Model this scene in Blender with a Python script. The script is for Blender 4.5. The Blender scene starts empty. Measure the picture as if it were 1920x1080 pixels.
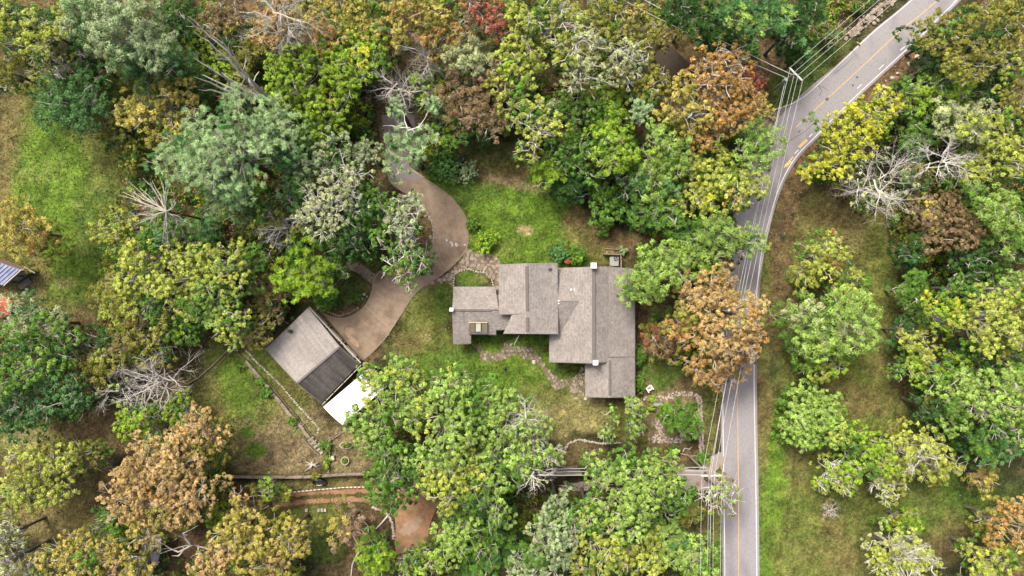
import bpy, bmesh, math, random
import numpy as np
from mathutils import Vector, Matrix
random.seed(7); RNG = np.random.default_rng(11)
scene = bpy.context.scene
COL = scene.collection

# ------------------------------------------------------------------ camera
CAM_H = 107.0          # drone height, metres
PPM = 12.0             # photograph pixels per metre at ground level
cam_d = bpy.data.cameras.new('camera'); cam_d.sensor_width = 36.0
cam_d.lens = 36.0*CAM_H/(1920/PPM); cam_d.clip_start = 1; cam_d.clip_end = 6000
cam = bpy.data.objects.new('camera', cam_d); COL.objects.link(cam)
cam.location = (0, 0, CAM_H); cam.rotation_euler = (0, 0, 0)
scene.camera = cam

# ------------------------------------------------------------------ light
SUN_EL, SUN_AZ = math.radians(56), math.radians(-34)     # azimuth from +Y, clockwise: sun stands upper-left of the picture
world = bpy.data.worlds.new('World'); scene.world = world; world.use_nodes = True
nt = world.node_tree; nt.nodes.clear()
sky = nt.nodes.new('ShaderNodeTexSky'); sky.sky_type = 'NISHITA'; sky.sun_disc = False
sky.sun_elevation = SUN_EL; sky.sun_rotation = SUN_AZ
sky.air_density = 0.8; sky.dust_density = 7.0; sky.ozone_density = 0.0
bg = nt.nodes.new('ShaderNodeBackground'); bg.inputs['Strength'].default_value = 0.15
wo = nt.nodes.new('ShaderNodeOutputWorld')
nt.links.new(sky.outputs[0], bg.inputs[0]); nt.links.new(bg.outputs[0], wo.inputs[0])
sd = bpy.data.lights.new('sun', 'SUN'); sd.energy = 2.3; sd.angle = math.radians(16); sd.color = (1.0, 0.965, 0.89)
sun = bpy.data.objects.new('sun', sd); COL.objects.link(sun)
dvec = Vector((math.sin(SUN_AZ)*math.cos(SUN_EL), math.cos(SUN_AZ)*math.cos(SUN_EL), math.sin(SUN_EL)))
sun.rotation_euler = dvec.to_track_quat('Z', 'Y').to_euler(); sun.location = dvec*200
scene.view_settings.view_transform = 'Standard'; scene.view_settings.look = 'None'
scene.view_settings.exposure = 1.12; scene.view_settings.gamma = 1.0
scene.view_settings.use_curve_mapping = False

# ------------------------------------------------------------------ helpers
def lin(c):
    c = np.asarray(c, float)/255.0
    return np.where(c <= 0.04045, c/12.92, ((c+0.055)/1.055)**2.4)
def A(r, g, b, k=0.5):                      # albedo for a surface seen as that sRGB colour in open light
    return tuple(lin((r, g, b))*k)
def sstep(t):
    t = np.clip(t, 0, 1); return t*t*(3-2*t)
def gh(x, y):                               # ground height: a terrace wall drops the lane south of the yard
    x = np.asarray(x, float); y = np.asarray(y, float)
    return -1.7*sstep((-29.35-y)/0.7)*sstep((27.5-x)/6.0)*sstep((x+56)/8.0)
def P(px, py, z=0.0):                       # world point seen at photo pixel (px,py) when it stands z above datum
    k = (CAM_H-z)/CAM_H/PPM
    return Vector(((px-960)*k, (540-py)*k, z))
def G(px, py, dz=0.0):
    p = P(px, py, 0); z = float(gh(p.x, p.y))
    p = P(px, py, z); return Vector((p.x, p.y, z+dz))

def mat(name, base=(0.5, 0.5, 0.5), rough=0.85, metallic=0.0):
    m = bpy.data.materials.new(name); m.use_nodes = True
    b = m.node_tree.nodes['Principled BSDF']
    b.inputs['Base Color'].default_value = (*base, 1); b.inputs['Roughness'].default_value = rough
    b.inputs['Metallic'].default_value = metallic
    b.inputs['Specular IOR Level'].default_value = 0.25
    return m
def noisy(name, c1, c2, scale=4.0, rough=0.9, bump=0.0, obj_rand=0.0, detail=6, c3=None, scale3=0.4, stretch=None):
    """two-tone procedural surface in object metres, optional per-object shade and large stains"""
    m = mat(name, c1, rough); n = m.node_tree.nodes; l = m.node_tree.links; b = n['Principled BSDF']
    tc = n.new('ShaderNodeTexCoord'); mp = n.new('ShaderNodeMapping')
    l.new(tc.outputs['Object'], mp.inputs[0])
    if stretch: mp.inputs['Scale'].default_value = stretch
    nz = n.new('ShaderNodeTexNoise'); nz.inputs['Scale'].default_value = scale; nz.inputs['Detail'].default_value = detail
    nz.inputs['Roughness'].default_value = 0.65
    l.new(mp.outputs[0], nz.inputs[0])
    r = n.new('ShaderNodeValToRGB'); r.color_ramp.elements[0].position = 0.34; r.color_ramp.elements[1].position = 0.66
    r.color_ramp.elements[0].color = (*c1, 1); r.color_ramp.elements[1].color = (*c2, 1)
    l.new(nz.outputs[0], r.inputs[0]); out = r.outputs[0]
    if c3:
        n3 = n.new('ShaderNodeTexNoise'); n3.inputs['Scale'].default_value = scale3; n3.inputs['Detail'].default_value = 5
        l.new(mp.outputs[0], n3.inputs[0])
        r3 = n.new('ShaderNodeValToRGB'); r3.color_ramp.elements[0].position = 0.48; r3.color_ramp.elements[1].position = 0.7
        l.new(n3.outputs[0], r3.inputs[0])
        mx = n.new('ShaderNodeMixRGB'); mx.inputs[2].default_value = (*c3, 1)
        l.new(r3.outputs[0], mx.inputs[0]); l.new(out, mx.inputs[1]); out = mx.outputs[0]
    if obj_rand:
        oi = n.new('ShaderNodeObjectInfo'); mr = n.new('ShaderNodeMapRange')
        mr.inputs[3].default_value = 1-obj_rand; mr.inputs[4].default_value = 1+obj_rand
        l.new(oi.outputs['Random'], mr.inputs[0])
        mm = n.new('ShaderNodeVectorMath'); mm.operation = 'SCALE'
        l.new(out, mm.inputs[0]); l.new(mr.outputs[0], mm.inputs['Scale']); out = mm.outputs[0]
    l.new(out, b.inputs['Base Color'])
    if bump:
        bp = n.new('ShaderNodeBump'); bp.inputs['Strength'].default_value = bump; bp.inputs['Distance'].default_value = 0.05
        l.new(nz.outputs[0], bp.inputs['Height']); l.new(bp.outputs[0], b.inputs['Normal'])
    return m

def link(name, me, m=None, parent=None, **props):
    o = bpy.data.objects.new(name, me); COL.objects.link(o)
    if m is not None and me is not None and not me.materials: me.materials.append(m)
    if parent is not None: o.parent = parent
    for k, v in props.items(): o[k] = v
    return o
def thing(name, label, cat, loc=(0, 0, 0), group=None, rz=0.0):
    o = bpy.data.objects.new(name, None); COL.objects.link(o); o.location = loc; o.rotation_euler = (0, 0, rz)
    o.empty_display_size = 0.3
    o['label'] = label; o['category'] = cat
    if group: o['group'] = group
    return o
def tag(o, label, cat, group=None):
    o['label'] = label; o['category'] = cat
    if group: o['group'] = group
    return o
class MB:
    """collects shapes into one mesh, coordinates relative to origin o"""
    def __init__(s, o=(0, 0, 0)): s.v = []; s.f = []; s.o = Vector(o)
    def add(s, vs, fs):
        n = len(s.v); s.v += [tuple(Vector(v)-s.o) for v in vs]; s.f += [tuple(i+n for i in f) for f in fs]; return s
    def box(s, c, size, rz=0.0, tilt=None):
        c = Vector(c); R = Matrix.Rotation(rz, 3, 'Z')
        if tilt is not None: R = R @ tilt
        vs = [c + R @ Vector((sx*size[0]/2, sy*size[1]/2, sz*size[2]/2)) for sz in (-1, 1) for sx, sy in ((-1, -1), (1, -1), (1, 1), (-1, 1))]
        return s.add(vs, [(3, 2, 1, 0), (4, 5, 6, 7), (0, 1, 5, 4), (1, 2, 6, 5), (2, 3, 7, 6), (3, 0, 4, 7)])
    def bar(s, a, b, w, h):
        """box beam between two points"""
        a = Vector(a); b = Vector(b); d = (b-a); L = d.length; d.normalize()
        side = d.cross(Vector((0, 0, 1)))
        if side.length < 1e-4: side = Vector((1, 0, 0))
        side.normalize(); up = side.cross(d)
        vs = []
        for p in (a, b):
            for i, j in ((-1, -1), (1, -1), (1, 1), (-1, 1)): vs.append(p + side*i*w/2 + up*j*h/2)
        return s.add(vs, [(0, 1, 2, 3), (7, 6, 5, 4), (0, 4, 5, 1), (1, 5, 6, 2), (2, 6, 7, 3), (3, 7, 4, 0)])
    def tube(s, pts, rad, n=6, cap=True):
        pts = [Vector(p) for p in pts]; rad = rad if hasattr(rad, '__len__') else [rad]*len(pts)
        vs = []; fs = []
        for i, p in enumerate(pts):
            d = (pts[min(i+1, len(pts)-1)]-pts[max(i-1, 0)]).normalized()
            a = d.cross(Vector((0.13, 0.21, 1)) if abs(d.z) < .9 else Vector((1, 0.1, 0))).normalized(); b = d.cross(a)
            for k in range(n):
                t = 2*math.pi*k/n; vs.append(p + (a*math.cos(t)+b*math.sin(t))*rad[i])
        for i in range(len(pts)-1):
            for k in range(n):
                k2 = (k+1) % n; fs.append((i*n+k, i*n+k2, (i+1)*n+k2, (i+1)*n+k))
        if cap: fs.append(tuple(reversed(range(n)))); fs.append(tuple((len(pts)-1)*n+k for k in range(n)))
        return s.add(vs, fs)
    def prism(s, poly, z0, z1):
        n = len(poly); vs = [(p[0], p[1], z0) for p in poly]+[(p[0], p[1], z1) for p in poly]
        return s.add(vs, [tuple(reversed(range(n))), tuple(range(n, 2*n))]+[(i, (i+1) % n, (i+1) % n+n, i+n) for i in range(n)])
    def slab(s, top, th):
        """3D polygon with thickness downwards"""
        n = len(top); vs = [Vector(p) for p in top]+[Vector(p)-Vector((0, 0, th)) for p in top]
        return s.add(vs, [tuple(range(n)), tuple(reversed(range(n, 2*n)))]+[(i, i+n, (i+1) % n+n, (i+1) % n) for i in range(n)])
    def mesh(s, name='mesh'):
        me = bpy.data.meshes.new(name); me.from_pydata(s.v, [], s.f)
        bm = bmesh.new(); bm.from_mesh(me); bmesh.ops.recalc_face_normals(bm, faces=bm.faces); bm.to_mesh(me); bm.free()
        return me
    def build(s, name, m, parent=None, bevel=0.0, smooth=False, **props):
        me = s.mesh(name)
        if bevel:
            bm = bmesh.new(); bm.from_mesh(me); bmesh.ops.bevel(bm, geom=list(bm.edges), offset=bevel, segments=1, affect='EDGES'); bm.to_mesh(me); bm.free()
        if smooth: me.shade_smooth()
        o = link(name, me, m, parent, **props)
        if parent is None: o.location = s.o
        else: o.location = s.o - parent.location if parent.parent is None else s.o
        return o
def np_mesh(name, verts, nper, color=None):
    """fast mesh of separate polygons with nper corners each"""
    me = bpy.data.meshes.new(name); nv = len(verts); nf = nv//nper
    me.vertices.add(nv); me.vertices.foreach_set('co', np.ascontiguousarray(verts, dtype=np.float32).ravel())
    me.loops.add(nv); me.loops.foreach_set('vertex_index', np.arange(nv, dtype=np.int32))
    me.polygons.add(nf); me.polygons.foreach_set('loop_start', np.arange(0, nv, nper, dtype=np.int32))
    me.update(calc_edges=True)
    if color is not None:
        at = me.attributes.new('tint', 'FLOAT_COLOR', 'FACE')
        c4 = np.ones((nf, 4), np.float32); c4[:, :3] = color; at.data.foreach_set('color', c4.ravel())
    return me
def norm(a): return a/np.maximum(np.linalg.norm(a, axis=-1, keepdims=True), 1e-9)

def vnoise(x, y, seed, s):
    """value noise on arrays"""
    x = np.asarray(x)/s; y = np.asarray(y)/s; xi = np.floor(x).astype(np.int64); yi = np.floor(y).astype(np.int64)
    fx = x-xi; fy = y-yi; fx = fx*fx*(3-2*fx); fy = fy*fy*(3-2*fy)
    def h(a, b):
        n = (a*374761393 + b*668265263 + seed*1442695041) & 0xffffffff
        n = ((n ^ (n >> 13))*1274126177) & 0xffffffff
        return ((n ^ (n >> 16)) & 0xffff)/65535.0
    return (h(xi, yi)*(1-fx)+h(xi+1, yi)*fx)*(1-fy)+(h(xi, yi+1)*(1-fx)+h(xi+1, yi+1)*fx)*fy
def fbm(x, y, seed, s, o=4):
    r = 0; a = 1; t = 0
    for i in range(o): r = r+a*vnoise(x, y, seed+i*17, s/2**i); t += a; a *= 0.55
    return r/t
def in_poly(px, py, poly):
    px = np.asarray(px, float); py = np.asarray(py, float); ins = np.zeros(px.shape, bool); n = len(poly); j = n-1
    for i in range(n):
        xi, yi = poly[i]; xj, yj = poly[j]
        c = ((yi > py) != (yj > py)) & (px < (xj-xi)*(py-yi)/((yj-yi) if yj != yi else 1e-9)+xi)
        ins ^= c; j = i
    return ins

# ------------------------------------------------------------------ ground
CG = dict(lawn=(100, 128, 42), green=(90, 114, 44), dry=(146, 136, 92), brown=(122, 108, 70), litter=(112, 92, 68), red=(122, 92, 72),
          olive=(112, 118, 58), tan=(170, 150, 114), dirt=(184, 132, 98), dark=(62, 62, 38), grey=(150, 138, 126), mulch=(140, 122, 96), mauve=(120, 104, 98))
PATCH = [  # px, py, rx, ry, rot, colour, strength, softness
 (120, 300, 150, 330, 10, 'olive', 1, .5), (20, 300, 45, 170, 0, 'brown', .9, .5), (60, 230, 60, 60, 0, 'brown', .6, .6), (100, 370, 80, 190, -12, 'lawn', .95, .45),
 (190, 440, 60, 110, 0, 'green', .8, .5), (120, 520, 50, 50, 0, 'lawn', .6, .6), (120, 530, 25, 15, 0, 'tan', .5, .7), (65, 520, 30, 40, 0, 'brown', .8, .5),
 (60, 830, 90, 50, 0, 'olive', .8, .5), (180, 810, 90, 60, 0, 'litter', .95, .5), (110, 970, 110, 100, 20, 'brown', .9, .4), (60, 820, 60, 30, 0, 'dry', .6, .5),
 (330, 660, 60, 60, 30, 'litter', .95, .4), (410, 680, 60, 60, 0, 'olive', .7, .5),
 (470, 740, 110, 120, 40, 'olive', .95, .4), (450, 700, 50, 60, 40, 'lawn', .7, .5), (480, 760, 50, 60, 20, 'lawn', .45, .6), (400, 780, 40, 60, 0, 'brown', .8, .5),
 (500, 850, 100, 50, 0, 'mulch', .9, .4), (560, 830, 80, 60, 20, 'mulch', .8, .5), (465, 815, 14, 10, 0, 'lawn', 1, .3), (478, 845, 24, 14, 0, 'lawn', 1, .3), (420, 870, 60, 20, 0, 'brown', .6, .5),
 (560, 715, 30, 130, 40, 'brown', .7, .4), (540, 690, 26, 90, 40, 'olive', .6, .5), (640, 850, 45, 55, 0, 'mulch', 1, .25), (700, 840, 60, 50, 0, 'mulch', .9, .3), (745, 825, 40, 30, 30, 'litter', .9, .3),
 (640, 500, 60, 70, 0, 'olive', .7, .5), (625, 560, 60, 30, -20, 'green', .5, .5), (630, 590, 50, 12, -10, 'litter', .9, .4), (600, 480, 40, 20, 0, 'brown', .8, .4),
 (800, 590, 60, 80, 20, 'olive', 1, .35), (795, 640, 70, 40, 0, 'brown', .6, .5), (835, 560, 20, 50, 0, 'green', .8, .5), (840, 660, 90, 40, 0, 'olive', .9, .4), (760, 640, 40, 30, 0, 'brown', .8, .5), (800, 630, 10, 12, 0, 'tan', .6, .5),
 (920, 700, 180, 60, 0, 'green', .9, .4), (960, 640, 90, 20, 0, 'lawn', .9, .3), (980, 690, 70, 45, 0, 'lawn', .8, .5), (930, 670, 60, 20, 0, 'lawn', .6, .5), (1080, 655, 40, 40, 0, 'green', .8, .4),
 (1060, 775, 110, 45, 0, 'dry', .95, .4), (1010, 740, 80, 25, 0, 'olive', .7, .5), (1180, 790, 50, 40, 0, 'olive', .8, .4), (1220, 800, 35, 22, 0, 'brown', .8, .4),
 (1240, 700, 50, 40, 0, 'green', 1, .3), (1245, 695, 40, 25, 0, 'olive', .5, .4), (1260, 780, 60, 45, 0, 'mulch', 1, .2), (1270, 855, 60, 30, 0, 'litter', 1, .3), (1330, 760, 16, 120, 0, 'olive', 1, .3), (1325, 830, 14, 60, 0, 'brown', .7, .4),
 (1080, 850, 60, 26, 0, 'litter', 1, .25), (950, 420, 190, 90, 12, 'lawn', 1, .22), (880, 350, 80, 30, 0, 'green', .8, .4), (1010, 450, 110, 30, 0, 'lawn', .5, .5), (930, 470, 50, 20, 0, 'olive', .5, .5),
 (960, 310, 90, 50, 20, 'brown', .95, .35), (930, 290, 60, 30, 0, 'olive', .6, .5), (970, 345, 80, 14, 15, 'tan', .6, .5), (985, 433, 17, 9, 15, 'tan', .95, .25),
 (1130, 440, 80, 40, 20, 'brown', 1, .3), (1130, 470, 50, 22, 0, 'olive', .5, .5), (1080, 440, 40, 20, 0, 'olive', .5, .5), (1160, 445, 50, 24, 25, 'litter', .8, .4),
 (885, 520, 32, 18, 0, 'green', 1, .25), (905, 520, 14, 12, 0, 'dry', .6, .5), (770, 400, 60, 60, 0, 'litter', 1, .3), (655, 240, 70, 40, 0, 'dark', .9, .3), (650, 230, 40, 30, 0, 'litter', .7, .5),
 (750, 235, 34, 55, 0, 'mauve', 1, .2),
 (620, 915, 220, 20, -3, 'brown', .95, .3), (1040, 945, 140, 40, 0, 'dark', .9, .3), (1070, 950, 70, 25, 0, 'olive', .5, .5), (560, 980, 140, 50, 0, 'olive', .9, .4), (690, 985, 40, 45, 0, 'litter', .95, .3),
 (600, 1040, 60, 45, 0, 'green', .7, .5), (370, 1010, 60, 40, 0, 'red', 1, .3), (980, 970, 30, 30, 0, 'red', .8, .4), (450, 945, 50, 20, 0, 'red', .9, .3),
 (1540, 520, 150, 200, 0, 'brown', .85, .4), (1460, 400, 45, 130, 12, 'red', .55, .5), (1450, 500, 30, 200, 0, 'litter', .7, .5), (1640, 560, 38, 190, -4, 'olive', .75, .5), (1645, 700, 50, 90, 0, 'brown', .7, .5),
 (1435, 520, 14, 60, 0, 'olive', .7, .5), (1530, 440, 60, 30, 0, 'olive', .5, .5), (1470, 620, 30, 80, 0, 'litter', .7, .5), (1475, 680, 26, 60, 0, 'olive', .6, .5),
 (1560, 900, 170, 260, 0, 'olive', .8, .35), (1560, 760, 120, 40, 0, 'brown', .8, .4), (1500, 860, 50, 60, 0, 'brown', .5, .5), (1445, 960, 32, 230, 0, 'lawn', 1, .5), (1440, 1060, 30, 120, 0, 'lawn', .8, .4),
 (1500, 1000, 60, 110, 0, 'olive', .6, .5), (1580, 1030, 60, 60, 0, 'brown', .6, .5), (1800, 940, 150, 60, 0, 'green', .95, .4), (1700, 940, 90, 30, 0, 'olive', .6, .5), (1790, 1010, 60, 60, 0, 'brown', .7, .5), (1900, 900, 60, 60, 0, 'dark', .7, .5),
 (1430, 720, 14, 200, 0, 'brown', .8, .4), (1345, 1000, 12, 120, 0, 'lawn', .9, .3), (1300, 980, 50, 40, 0, 'brown', .7, .4),
 (1530, 120, 90, 50, -38, 'green', .9, .4), (1490, 160, 60, 40, -20, 'green', .9, .4), (1595, 60, 60, 20, -38, 'dark', .6, .4), (1470, 200, 50, 14, -5, 'lawn', .6, .4), (1240, 50, 80, 40, 35, 'litter', 1, .3),
 (1660, 150, 100, 15, -40, 'red', .9, .35), (1660, 165, 60, 10, -40, 'tan', .4, .5), (1500, 330, 20, 80, 25, 'red', .9, .35),
]
def ground_color(X, Y):
    """albedo of the ground sheet at world points (colour of the cover itself: grass, straw, leaf litter, soil)"""
    px = X*PPM+960; py = 540-Y*PPM
    wx = (fbm(X, Y, 5, 7.0)-.5)*70; wy = (fbm(X, Y, 9, 7.0)-.5)*70
    wx += (fbm(X, Y, 15, 1.6, 3)-.5)*26; wy += (fbm(X, Y, 19, 1.6, 3)-.5)*26
    base = lin(np.array(CG['dark']))[None, :]; lit = lin(np.array(CG['litter']))[None, :]
    t = sstep((fbm(X, Y, 3, 9.0)-.35)*3)[:, None]
    col = base*(1-t)+lit*t
    for cx, cy, rx, ry, rot, c, st, so in PATCH:
        a = math.radians(rot); dx = px+wx-cx; dy = py+wy-cy
        dx = dx-wx*(1-min(1, min(rx, ry)/50)); dy = dy-wy*(1-min(1, min(rx, ry)/50)); u = (dx*math.cos(a)+dy*math.sin(a))/rx; v = (-dx*math.sin(a)+dy*math.cos(a))/ry
        m = (st*sstep((1-np.sqrt(u*u+v*v))/so+.5*(1-so)))[:, None]
        col = col*(1-m)+lin(np.array(CG[c]))[None, :]*m
    # straw-and-green mottling at half-metre to two-metre scale
    n1 = fbm(X, Y, 31, 1.3, 4); n2 = fbm(X, Y, 41, 0.55, 3); n3 = fbm(X, Y, 61, 3.2, 3)
    n4 = sstep((fbm(X, Y, 71, 2.4, 4)-.44)*5)[:, None]*.45; gr = lin(np.array(CG['green']))[None, :]
    yard = np.exp(-(((px-540)/330)**2+((py-760)/170)**2))+np.exp(-(((px-1560)/200)**2+((py-760)/420)**2)); n4 = n4*np.clip(yard, 0, 1)[:, None]
    col = col*(1-n4)+gr*n4
    col = col*(0.35+1.3*n1)[:, None]*(0.45+1.1*n2)[:, None]
    m = (0.35*sstep((n3-.52)*5)*sstep((n1-.4)*4))[:, None]
    col = col*(1-m)+lin(np.array(CG['dry']))[None, :]*m*0.8
    return col*0.5
gx = np.concatenate([[-3000, -900, -350, -180, -130, -105], np.arange(-90, 90.01, 0.5), [105, 130, 180, 350, 900, 3000]])
gy = np.concatenate([[-3000, -900, -300, -140, -90, -66], np.arange(-54, 54.01, 0.5), [66, 90, 140, 300, 900, 3000]])
GX, GY = np.meshgrid(gx, gy); fx = GX.ravel(); fy = GY.ravel()
gz = gh(fx, fy)+(fbm(fx, fy, 77, 4.0, 3)-.5)*0.10*(np.abs(fx) < 90)
gv = np.stack([fx, fy, gz-0.06], 1)
nx, ny = len(gx), len(gy); idx = np.arange(nx*ny).reshape(ny, nx)
gf = np.stack([idx[:-1, :-1], idx[:-1, 1:], idx[1:, 1:], idx[1:, :-1]], -1).reshape(-1, 4)
gm = bpy.data.meshes.new('ground'); gm.from_pydata(gv.tolist(), [], gf.tolist())
ga = gm.attributes.new('tint', 'FLOAT_COLOR', 'POINT'); c4 = np.ones((len(fx), 4), np.float32); c4[:, :3] = ground_color(fx, fy)
ga.data.foreach_set('color', c4.ravel()); gm.shade_smooth()
def tint_material(name, rough=0.9, fine=None, bump=0.0, transl=0.0, spec=0.2):
    m = mat(name, (.1, .1, .1), rough); n = m.node_tree.nodes; l = m.node_tree.links; b = n['Principled BSDF']
    b.inputs['Specular IOR Level'].default_value = spec
    at = n.new('ShaderNodeAttribute'); at.attribute_name = 'tint'; out = at.outputs['Color']
    if fine:
        tc = n.new('ShaderNodeTexCoord'); nz = n.new('ShaderNodeTexNoise'); nz.inputs['Scale'].default_value = fine
        nz.inputs['Detail'].default_value = 8; nz.inputs['Roughness'].default_value = .75; l.new(tc.outputs['Object'], nz.inputs[0])
        mr = n.new('ShaderNodeMapRange'); mr.inputs[1].default_value = .3; mr.inputs[2].default_value = .7; mr.inputs[3].default_value = .4; mr.inputs[4].default_value = 1.6
        l.new(nz.outputs[0], mr.inputs[0]); mm = n.new('ShaderNodeVectorMath'); mm.operation = 'SCALE'
        l.new(out, mm.inputs[0]); l.new(mr.outputs[0], mm.inputs['Scale']); out = mm.outputs[0]
        bp = n.new('ShaderNodeBump'); bp.inputs['Strength'].default_value = bump; bp.inputs['Distance'].default_value = .15
        l.new(nz.outputs[0], bp.inputs['Height']); l.new(bp.outputs[0], b.inputs['Normal'])
    if fine:
        n2 = n.new('ShaderNodeTexNoise'); n2.inputs['Scale'].default_value = 1.1; n2.inputs['Detail'].default_value = 10; n2.inputs['Roughness'].default_value = .8; l.new(tc.outputs['Object'], n2.inputs[0])
        r2 = n.new('ShaderNodeValToRGB'); r2.color_ramp.elements[0].position = .40; r2.color_ramp.elements[1].position = .60
        r2.color_ramp.elements[0].color = (.74, .96, .66, 1); r2.color_ramp.elements[1].color = (1.20, 1.10, 1.08, 1); l.new(n2.outputs[0], r2.inputs[0])
        m2 = n.new('ShaderNodeVectorMath'); m2.operation = 'MULTIPLY'; l.new(out, m2.inputs[0]); l.new(r2.outputs[0], m2.inputs[1]); out = m2.outputs[0]
    l.new(out, b.inputs['Base Color'])
    if transl:
        tr = n.new('ShaderNodeBsdfTranslucent'); l.new(out, tr.inputs['Color'])
        mx = n.new('ShaderNodeMixShader'); mx.inputs[0].default_value = transl
        l.new(b.outputs[0], mx.inputs[1]); l.new(tr.outputs[0], mx.inputs[2])
        l.new(mx.outputs[0], n['Material Output'].inputs['Surface'])
    return m
M_GROUND = tint_material('ground_cover', .95, 2.2, .6)
M_LEAF = tint_material('foliage', .6, None, 0, .30, .2)
M_GRASS = tint_material('grass_blades', .8, None, 0, .15, .15)
link('ground', gm, M_GROUND, None, kind='structure')

# ------------------------------------------------------------------ materials
M_ASPH = noisy('asphalt', A(152, 148, 149), A(174, 170, 170), 6, .9, .25, c3=A(132, 127, 130), scale3=.22, stretch=(1, .35, 1))
M_ASPH2 = noisy('old_asphalt', A(132, 120, 120), A(150, 138, 136), 6, .9, .25, c3=A(120, 112, 112), scale3=.2)
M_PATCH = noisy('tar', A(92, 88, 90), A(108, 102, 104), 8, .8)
M_WHITE = noisy('white_road_paint', A(222, 218, 218, .62), A(184, 180, 182, .62), 5, .7)
M_YEL = noisy('yellow_road_paint', A(216, 180, 118, .58), A(190, 160, 118, .58), 3, .7)
M_YEL2 = noisy('bright_yellow_paint', A(230, 200, 110, .75), A(215, 180, 100, .7), 5, .7)
M_DRIVE = noisy('brown_concrete', A(146, 126, 106), A(170, 150, 128), 1.3, .9, .12, c3=A(118, 98, 80), scale3=.3)
M_TRACK = noisy('dark_track', A(84, 72, 58), A(66, 58, 46), 2, .95, .3)
M_JOINT = noisy('pale_joint', A(190, 170, 150), A(165, 145, 125), 5)
M_CURB = noisy('drive_edging', A(176, 158, 140), A(150, 130, 112), 5)
M_GRAV = noisy('pale_gravel', A(188, 176, 166), A(158, 144, 132), 5, .95, .6)
M_DIRT = noisy('orange_dirt', A(188, 146, 112), A(160, 120, 88), 2.6, .95, .5, c3=A(136, 116, 80), scale3=.5)
M_DIRT2 = noisy('grey_scraped_dirt', A(184, 162, 142), A(170, 138, 112), 1.6, .95, .4)
M_STONE = noisy('flagstone', A(140, 130, 112), A(184, 170, 150), 2.5, .9, .3, obj_rand=.28)
M_STONEW = noisy('pale_limestone', A(206, 194, 178), A(182, 166, 150), 3, .9, .3, obj_rand=.22)
M_PATIO = noisy('patio_slate', A(146, 132, 118), A(182, 166, 148), 2.6, .9, .3, obj_rand=.22)
M_BED = noisy('path_bed', A(112, 98, 76), A(150, 134, 112), 5, .95, .4)
M_FASC = noisy('grey_fascia', A(150, 146, 140), A(120, 115, 110), 3)
M_WALL = noisy('brown_siding', A(116, 98, 84), A(96, 80, 68), 2, .85, stretch=(1, 1, 6))
M_CREAM = noisy('cream_trim', A(205, 196, 176, .6), A(180, 170, 150, .6), 3)
M_WHT = noisy('white_metal', (.58, .57, .54), (.50, .49, .46), 2, .5)
M_TARP = noisy('white_canopy', (.53, .52, .50), (.50, .49, .47), .8, .45)
M_GLASS = mat('window_glass', (.03, .035, .04), .08); M_GLASS.node_tree.nodes['Principled BSDF'].inputs['Specular IOR Level'].default_value = .6
M_AMBER = noisy('skylight_blind', A(146, 134, 108, .5), A(128, 118, 96, .5), 3, .3)
M_PALEGL = noisy('skylight_bright', A(206, 206, 190, .6), A(180, 184, 170, .6), 3, .3)
M_BLACK = noisy('black_rubber', (.012, .012, .013), (.02, .02, .02), 4, .5)
M_TIMBER = noisy('weathered_timber', A(168, 156, 138), A(128, 114, 98), 3, .9, .2, obj_rand=.12, stretch=(1, 1, 4))
M_TIMD = noisy('dark_timber', A(126, 104, 88), A(96, 80, 66), 3, .9, .2, obj_rand=.15)
M_DECK = noisy('grey_deck_boards', A(196, 190, 188), A(160, 152, 150), 4, .9, .2, obj_rand=.2)
M_WIRE = mat('aluminium_wire', (.40, .395, .39), .6)
M_WOODP = noisy('pole_wood', A(180, 172, 160), A(140, 130, 118), 3)
M_BARK = noisy('bark', A(136, 122, 106), A(104, 94, 82), 3, .95, .4, stretch=(1, 1, .3))
M_BARKW = noisy('pale_bark', A(220, 214, 204, .66), A(184, 176, 166, .66), 1.5, .9, .2, obj_rand=.08)
M_BARKG = noisy('grey_bark', A(204, 196, 182, .6), A(170, 160, 146, .6), 1.5, .9, .2)
M_BARKR = noisy('red_rotten_bark', A(150, 80, 56), A(112, 62, 48), 2, .9, .3)
M_RED = noisy('red_canvas', A(196, 84, 70, .6), A(170, 70, 60, .6), 3, .7)
M_GREENP = mat('green_paint', A(60, 96, 78), .5)
M_TEAL = noisy('pale_green_paint', A(170, 196, 180, .6), A(140, 170, 156, .6), 3, .5)
M_ACG = noisy('hvac_grey', A(172, 176, 166), A(160, 164, 156), 3, .5)

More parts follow.
